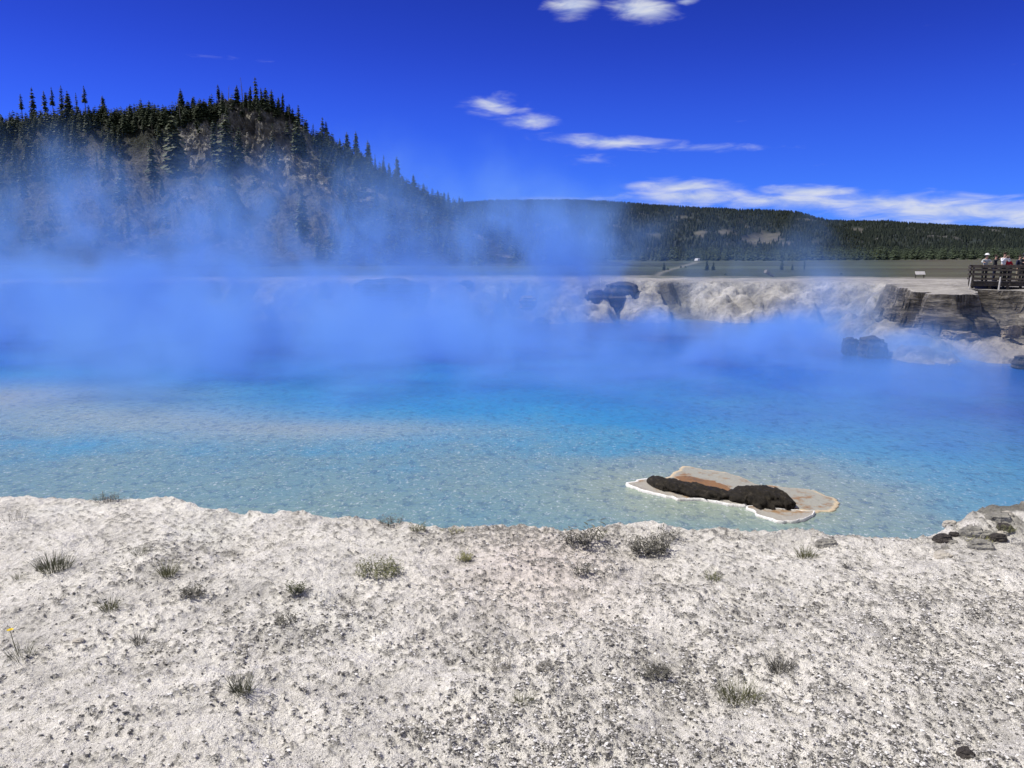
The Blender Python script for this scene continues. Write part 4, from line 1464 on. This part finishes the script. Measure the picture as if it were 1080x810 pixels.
def person(loc, facing, shirt, trouser, hat, lean, arms, label, h=1.72, hair=(.03, .02, .015)):
    """arms: (left elbow, left hand, right elbow, right hand) in metres for a 1.72 m figure; +y is where the person faces"""
    s = h / 1.72
    root = empty('person', loc, facing)
    tag(root, label, 'person', 'people on the boardwalk')
    sh = Vector((0, lean * .50, 1.42 - lean * .10))
    hd = Vector((0, lean * .62 + .03, 1.58 - lean * .12))
    le, lh, re, rh = [Vector(a) for a in arms]
    J = [((0, 0, .95), (.15, .11)), ((0, lean * .2, 1.12), (.13, .095)), ((0, lean * .4, 1.30), (.155, .105)), (tuple(sh), (.09, .075)), (tuple(sh + Vector((0, .015, .07))), .052),
         (tuple(hd + Vector((0, 0, .0))), (.07, .085)), (tuple(hd + Vector((0, .0, .11))), (.068, .085)),
         ((sh.x - .18, sh.y, sh.z - .03), .055), (tuple(le), .042), (tuple(lh), .03), ((sh.x + .18, sh.y, sh.z - .03), .055), (tuple(re), .042), (tuple(rh), .03),
         ((-.095, 0, .86), .088), ((-.10, .02, .48), .058), ((-.10, -.02, .08), .04), ((-.105, .15, .035), (.04, .03)), ((.095, 0, .86), .088), ((.11, .03, .48), .058), ((.12, -.01, .08), .04), ((.125, .16, .035), (.04, .03))]
    E = [(0, 1), (1, 2), (2, 3), (3, 4), (4, 5), (5, 6), (3, 7), (7, 8), (8, 9), (3, 10), (10, 11), (11, 12), (0, 13), (13, 14), (14, 15), (15, 16), (0, 17), (17, 18), (18, 19), (19, 20)]
    J = [(tuple(c * s for c in p), r) for p, r in J]
    # fingers and thumb grown from each hand
    for hi, ei in ((9, 8), (12, 11)):
        hp, ep = Vector(J[hi][0]), Vector(J[ei][0])
        d = (hp - ep).normalized()
        sd = d.orthogonal().normalized()
        palm = len(J)
        J.append((tuple(hp + d * .06), (.036, .016)))
        E.append((hi, palm))
        for f, L in ((-.03, .065), (-.01, .078), (.01, .074), (.03, .058)):
            J.append((tuple(hp + d * (.06 + L * .55) + sd * f), .009)); E.append((palm, len(J) - 1))
            J.append((tuple(hp + d * (.06 + L) + sd * f * 1.1 + Vector((0, 0, -.012))), .007)); E.append((len(J) - 2, len(J) - 1))
        J.append((tuple(hp + d * .05 + sd * .055), .010)); E.append((palm, len(J) - 1))
    link('body', skin_mesh('body', J, E), m_skin, root)
    # face: nose and ears as small folds, hair or hat, clothes
    grow = .014
    T = [(J[0][0], (.165, .125)), (J[1][0], (.148, .112)), (J[2][0], (.172, .122)), (tuple(Vector(J[3][0]) - Vector((0, 0, .01))), (.10, .085)), (J[7][0], .07), (J[8][0], .056), (tuple(Vector(J[9][0]).lerp(Vector(J[8][0]), .2)), .042), (J[10][0], .07), (J[11][0], .056), (tuple(Vector(J[12][0]).lerp(Vector(J[11][0]), .2)), .042)]
    link('shirt', skin_mesh('shirt', T, [(0, 1), (1, 2), (2, 3), (3, 4), (4, 5), (5, 6), (3, 7), (7, 8), (8, 9)]), shirt, root)
    T = [(tuple(Vector(J[0][0]) + Vector((0, 0, -.01))), (.158, .118)), (J[13][0], .102), (J[14][0], .073), (tuple(Vector(J[15][0]) + Vector((0, 0, .02))), .058), (J[17][0], .102), (J[18][0], .073), (tuple(Vector(J[19][0]) + Vector((0, 0, .02))), .058)]
    link('trousers', skin_mesh('trousers', T, [(0, 1), (1, 2), (2, 3), (0, 4), (4, 5), (5, 6)]), trouser, root)
    bm = bmesh.new()
    top = Vector(J[6][0])
    r_ = bmesh.ops.create_uvsphere(bm, u_segments=16, v_segments=10, radius=.1)
    for v in r_['verts']:
        v.co = Vector((v.co.x * .92, v.co.y * 1.1 - .012, max(v.co.z, -.035 if v.co.y < 0.02 else .03) * 1.0)) + top + Vector((0, 0, .01))
    bm_obj('hair', bm, simple_mat('hair', hair, .2, 30), root, True)
    if hat is not None:
        bm = bmesh.new()
        prof = [(.0, .125), (.06, .12), (.105, .09), (.115, .035), (.165, .012), (.17, .0), (.11, .02)]
        rings = [[bm.verts.new(Vector((math.cos(6.283 * k / 20) * r0, math.sin(6.283 * k / 20) * r0 * 1.08, z0)) + top + Vector((0, 0, .025))) for k in range(20)] for r0, z0 in prof[1:]]
        tip = bm.verts.new(top + Vector((0, 0, .15)))
        for k in range(20): bm.faces.new((tip, rings[0][k], rings[0][(k + 1) % 20]))
        for a, c in zip(rings, rings[1:]):
            for k in range(20): bm.faces.new((a[k], c[k], c[(k + 1) % 20], a[(k + 1) % 20]))
        bm_obj('hat', bm, hat, root, True)
    bm = bmesh.new()
    for sx, sy, sz, rr_ in ((0, .092, -.03, .016), (-.07, 0, -.03, .02), (.07, 0, -.03, .02)):
        r2 = bmesh.ops.create_icosphere(bm, subdivisions=2, radius=rr_)
        for v in r2['verts']: v.co = Vector((v.co.x * (.6 if sx else 1), v.co.y, v.co.z * 1.3)) + top + Vector((sx, sy, sz))
    bm_obj('nose_and_ears', bm, m_skin, root, True)
    bm = bmesh.new()
    for sx in (-.03, .03):
        r2 = bmesh.ops.create_icosphere(bm, subdivisions=2, radius=.009)
        for v in r2['verts']: v.co = v.co + top + Vector((sx, .082, 0))
    bm_obj('eyes', bm, simple_mat('dark_eyes', (.02, .015, .01), .1, 5, .3), root, True)
    for sx, i in ((-1, 16), (1, 20)):
        bm = bmesh.new()
        p = Vector(J[i][0])
        box_bm(bm, (p.x, p.y - .07, .04), (.10, .28, .08), bevel=.02)
        bm_obj('shoe', bm, trouser, root, True)
    return root


mt = lambda n, c: simple_mat(n, c, .15, 8, .85)
c_white, c_lgrey, c_dark, c_red, c_navy, c_tan = mt('white_cloth', (.75, .75, .76)), mt('pale_grey_cloth', (.42, .44, .42)), mt('dark_cloth', (.03, .032, .038)), mt('red_cloth', (.50, .02, .04)), mt('navy_cloth', (.02, .025, .06)), mt('khaki_cloth', (.30, .27, .21))


def on_deck(px, yoff):
    u = (px - CX) / FPX / (math.cos(PITCH) + math.sin(PITCH) * (CY - 285) / FPX)
    b0 = BO + BN * yoff
    k = (u * b0.y - b0.x) / (BE.x - u * BE.y)
    p = b0 + BE * k
    return (p.x, p.y, deck_z + .002)


RELAX = ((-.27, .03, 1.14), (-.27, .12, .90), (.27, .03, 1.14), (.27, .12, .90))
RAIL = ((-.28, .22, 1.22), (-.20, .42, 1.20), (.28, .22, 1.22), (.20, .42, 1.20))
CAMERA = ((-.25, .22, 1.22), (-.08, .34, 1.50), (.25, .22, 1.22), (.08, .34, 1.50))
POINT = ((-.27, .03, 1.14), (-.27, .12, .90), (.34, .22, 1.40), (.52, .44, 1.52))
person(on_deck(1038.5, .42), math.pi * .93, c_lgrey, c_dark, c_white, .30, RAIL, 'person in white hat and pale grey top leaning on the boardwalk railing', 1.76)
person(on_deck(1048.5, 1.2), math.pi * 1.25, c_dark, c_navy, None, .06, POINT, 'person in dark clothes with one arm stretched out on the boardwalk', 1.70)
person(on_deck(1057.5, .62), math.pi * 1.03, c_white, c_dark, None, .08, CAMERA, 'person in plain white shirt with hands raised to the face on the boardwalk', 1.82)
person(on_deck(1062.5, .95), math.pi * .85, c_red, c_dark, None, .34, RELAX, 'person in bright red top bending forward beside the white shirt', 1.58)
person(on_deck(1074, 1.7), math.pi * 1.1, c_navy, c_tan, None, .04, RELAX, 'person in navy top with khaki trousers near the right edge of the photo', 1.66)
person(on_deck(1078, .7), math.pi * 1.0, c_dark, c_dark, c_dark, .10, RAIL, 'person in all dark clothing and dark brimmed hat at the right edge', 1.74)


# far white van at the head of the pale track
VY = 640.0
q = PD(735, 276, VY)
van = empty('van', (q[0], VY, gz(q[0], VY)), math.radians(20))
tag(van, 'tiny white van at the head of the pale track across the plain', 'van')
m_vw, m_glass, m_tyre = simple_mat('white_paint', (.78, .78, .78), .04, 2, .4), simple_mat('dark_glass', (.02, .025, .03), .2, 2, .1), simple_mat('tyre', (.02, .02, .02), .2, 8)
bm = bmesh.new()
prof = [(-2.6, .45), (2.5, .45), (2.6, 1.1), (1.7, 1.35), (1.1, 2.35), (-2.5, 2.45), (-2.65, 2.2)]
L_ = [bm.verts.new((-1.0, y_, z_)) for y_, z_ in prof]
R_ = [bm.verts.new((1.0, y_, z_)) for y_, z_ in prof]
bm.faces.new(L_); bm.faces.new(R_[::-1])
for k in range(len(prof)): bm.faces.new((L_[k], R_[k], R_[(k + 1) % len(prof)], L_[(k + 1) % len(prof)]))
bmesh.ops.bevel(bm, geom=bm.edges[:], offset=.06, segments=1, affect='EDGES')
bm_obj('body', bm, m_vw, van)
for nm, c, s_ in (('windscreen', (0, 1.42, 1.85), (1.7, .05, .9)), ('rear_window', (0, -2.62, 1.75), (1.5, .04, .6))):
    bm = bmesh.new()
    box_bm(bm, c, s_, Matrix.Rotation(math.radians(30), 3, 'X') if nm == 'windscreen' else None, .02)
    bm_obj(nm, bm, m_glass, van)
for sx in (-.95, .95):
    for sy in (-1.6, 1.7):
        bm = bmesh.new()
        bmesh.ops.create_cone(bm, cap_ends=True, segments=16, radius1=.36, radius2=.36, depth=.24, matrix=Matrix.Translation((sx, sy, .36)) @ Matrix.Rotation(math.pi / 2, 4, 'Y'))
        bm_obj('wheel', bm, m_tyre, van)

# pale fallen log with dark scrub behind the far rim
def lay_log(px0, py0, px1, py1, y, r_, lab):
    a, c = PD(px0, py0, y), PD(px1, py1, y)
    g = gz(a[0], y)
    bm = bmesh.new()
    d_ = Vector(c) - Vector(a)
    tube_bm(bm, [(0, 0, r_ + .5), (d_.x * .4, .3, r_ + .3), (d_.x, .5, r_ * .6)], [r_ * 1.1, r_, r_ * .5], 9)
    tube_bm(bm, [(d_.x * .3, .2, r_ + .3), (d_.x * .25, .1, r_ + 1.0)], [r_ * .4, r_ * .12], 6)
    o = bm_obj('fallen_log', bm, m_snag)
    o.location = (a[0], y, g)
    tag(o, lab, 'log')


lay_log(807, 290, 817, 293, 92.0, .2, 'pale fallen log on the flat beside the rounded dark conifer')

# little dark bushes along the pale track and the far rim
BUSH = [(704, 287, 4, 'dark bush lowest along the pale track across the plain'), (718, 282.5, 3, 'dark bush halfway up the pale track across the plain'), (723, 281, 3, 'dark bush higher up the pale track across the plain'),
        (765, 291.5, 4, 'dark low bush right of the two small conifers behind the rim'), (887, 291, 4, 'low dark bush on the flat right of the drifting wisp')]
for i, (px, py, w, lab) in enumerate(BUSH):
    d = 105 if py > 290 else (165 if py > 285 else 210)
    q = PD(px, py, d)
    r = random.Random(700 + i)
    V, F = crown_arrays(r, 1.0, 1.0, .02, .3, 7)
    s = w * d / FPX / 1.6
    o = link('bush', np_mesh('bush', V * s, F, False), m_needle, None, (q[0], d, gz(q[0], d)))
    tag(o, lab, 'bush')

# ------------------------------------------------------------------ steam off the hot water
STEAM = [  # centre, radii, weight
    ((-15, 45, -2.8), (31, 24, 4.6), 1.25),
    ((-34, 46, -2.6), (22, 24, 5.0), 0.8),
    ((-32, 44, 0.5), (24, 20, 8.0), 0.09),
    ((15, 27, -3.1), (13, 11, 2.4), 0.22),
    ((-36, 70, -0.8), (22, 14, 4.4), 0.7),
    ((10, 46, -3.1), (23, 22, 1.7), 1.2),
    ((16, 36, -3.1), (18, 14, 1.6), 0.35),
    ((13, 70, 1.0), (18, 11, 6.5), 0.10),
    ((-14, 50, 0.5), (34, 22, 8.5), 0.05),
    ((22, 34, -3.1), (14, 10, 1.1), 0.35),
    ((-22, 29, -3.0), (14, 7, 2.0), 0.14),
    ((0.5, 56, 3.2), (7.0, 9, 8.2), 0.75),
    ((-8, 66, -0.4), (19, 10, 4.0), 0.8),
    ((7.5, 60, 3.0), (6.6, 8, 5.4), 0.65),
    ((-26, 47, 3.4), (7, 9, 7.0), 0.50),
    ((-16, 46, 2.4), (4.6, 7, 7.0), 0.85),
    ((-39, 50, 4.5), (14, 14, 8.0), 0.13),
    ((-12, 62, 3.5), (18, 10, 9.0), 0.36),
    ((23, 60, 2.0), (4, 5, 5.5), 0.16),
    ((20, 46, -0.8), (4.0, 5, 3.6), 0.45),
]
SB0, SB1 = (-62.0, 17.0, -3.2), (44.0, 86.0, 13.0)
STEAM_D = 0.185
ms = bpy.data.materials.new('steam')
ms.use_nodes = True
nt = ms.node_tree
nt.nodes.clear()
out = N(nt, 'ShaderNodeOutputMaterial')
pv = N(nt, 'ShaderNodeVolumePrincipled')
pv.inputs['Color'].default_value = (0.29, 0.555, 1.0, 1)
pv.inputs['Density'].default_value = 1.0
pv.inputs['Anisotropy'].default_value = 0.0
nt.links.new(pv.outputs[0], out.inputs['Volume'])
ng = bpy.data.node_groups.new('steam_density', 'GeometryNodeTree')
ng.interface.new_socket('Geometry', in_out='OUTPUT', socket_type='NodeSocketGeometry')
nt = ng
pos = N(nt, 'GeometryNodeInputPosition').outputs[0]
big = noise(nt, VM(nt, 'MULTIPLY', pos, (1, 0.8, 0.7)), 0.13, 3, .55, 0.9)
wv = N(nt, 'ShaderNodeTexNoise')
setin(nt, wv.inputs['Vector'], pos)
wv.inputs['Scale'].default_value = 0.17
wv.inputs['Detail'].default_value = 3
flat = VM(nt, 'MULTIPLY', pos, (1, 1, 0))
lift = N(nt, 'ShaderNodeCombineXYZ')
setin(nt, lift.inputs[2], M(nt, 'MULTIPLY_ADD', noise(nt, flat, 0.085, 3, .5), -9.0, 4.5))
wpos = VM(nt, 'ADD', VM(nt, 'ADD', pos, lift.outputs[0]), VM(nt, 'MULTIPLY', VM(nt, 'SUBTRACT', wv.outputs['Color'], (.5, .5, .5)), (9, 9, 6)))
acc = None
for c, r, w in STEAM:
    q = VM(nt, 'DIVIDE', VM(nt, 'SUBTRACT', wpos, c), r)
    g = M(nt, 'SUBTRACT', 1.0, VM(nt, 'DOT_PRODUCT', q, q), clamp=True)
    g = M(nt, 'MULTIPLY', M(nt, 'POWER', g, 1.6), w)
    acc = g if acc is None else M(nt, 'ADD', acc, g)
puff = noise(nt, VM(nt, 'MULTIPLY', pos, (1, 1, 0.75)), 0.30, 6, .60, 1.3)
k = M(nt, 'MULTIPLY', smooth(nt, big, 0.40, 0.56, 0.06, 1.4), smooth(nt, puff, 0.38, 0.58, 0.10, 1.4))
dens_s = M(nt, 'MULTIPLY', M(nt, 'MULTIPLY', acc, k), STEAM_D)
vc = N(nt, 'GeometryNodeVolumeCube')
setin(nt, vc.inputs['Density'], dens_s)
vc.inputs['Background'].default_value = 0.0
vc.inputs['Min'].default_value = SB0
vc.inputs['Max'].default_value = SB1
for ax, nv in zip('XYZ', (236, 154, 54)): vc.inputs['Resolution ' + ax].default_value = nv
sm = N(nt, 'GeometryNodeSetMaterial')
sm.inputs['Material'].default_value = ms
nt.links.new(vc.outputs[0], sm.inputs[0])
go = N(nt, 'NodeGroupOutput')
nt.links.new(sm.outputs[0], go.inputs[0])
bm = bmesh.new()
box_bm(bm, tuple((a + c) / 2 for a, c in zip(SB0, SB1)), tuple(c - a for a, c in zip(SB0, SB1)))
so = bm_obj('steam', bm, ms)
md = so.modifiers.new('steam', 'NODES')
md.node_group = ng
tag(so, 'blue tinted steam drifting off the hot pool', 'steam', kind='stuff')
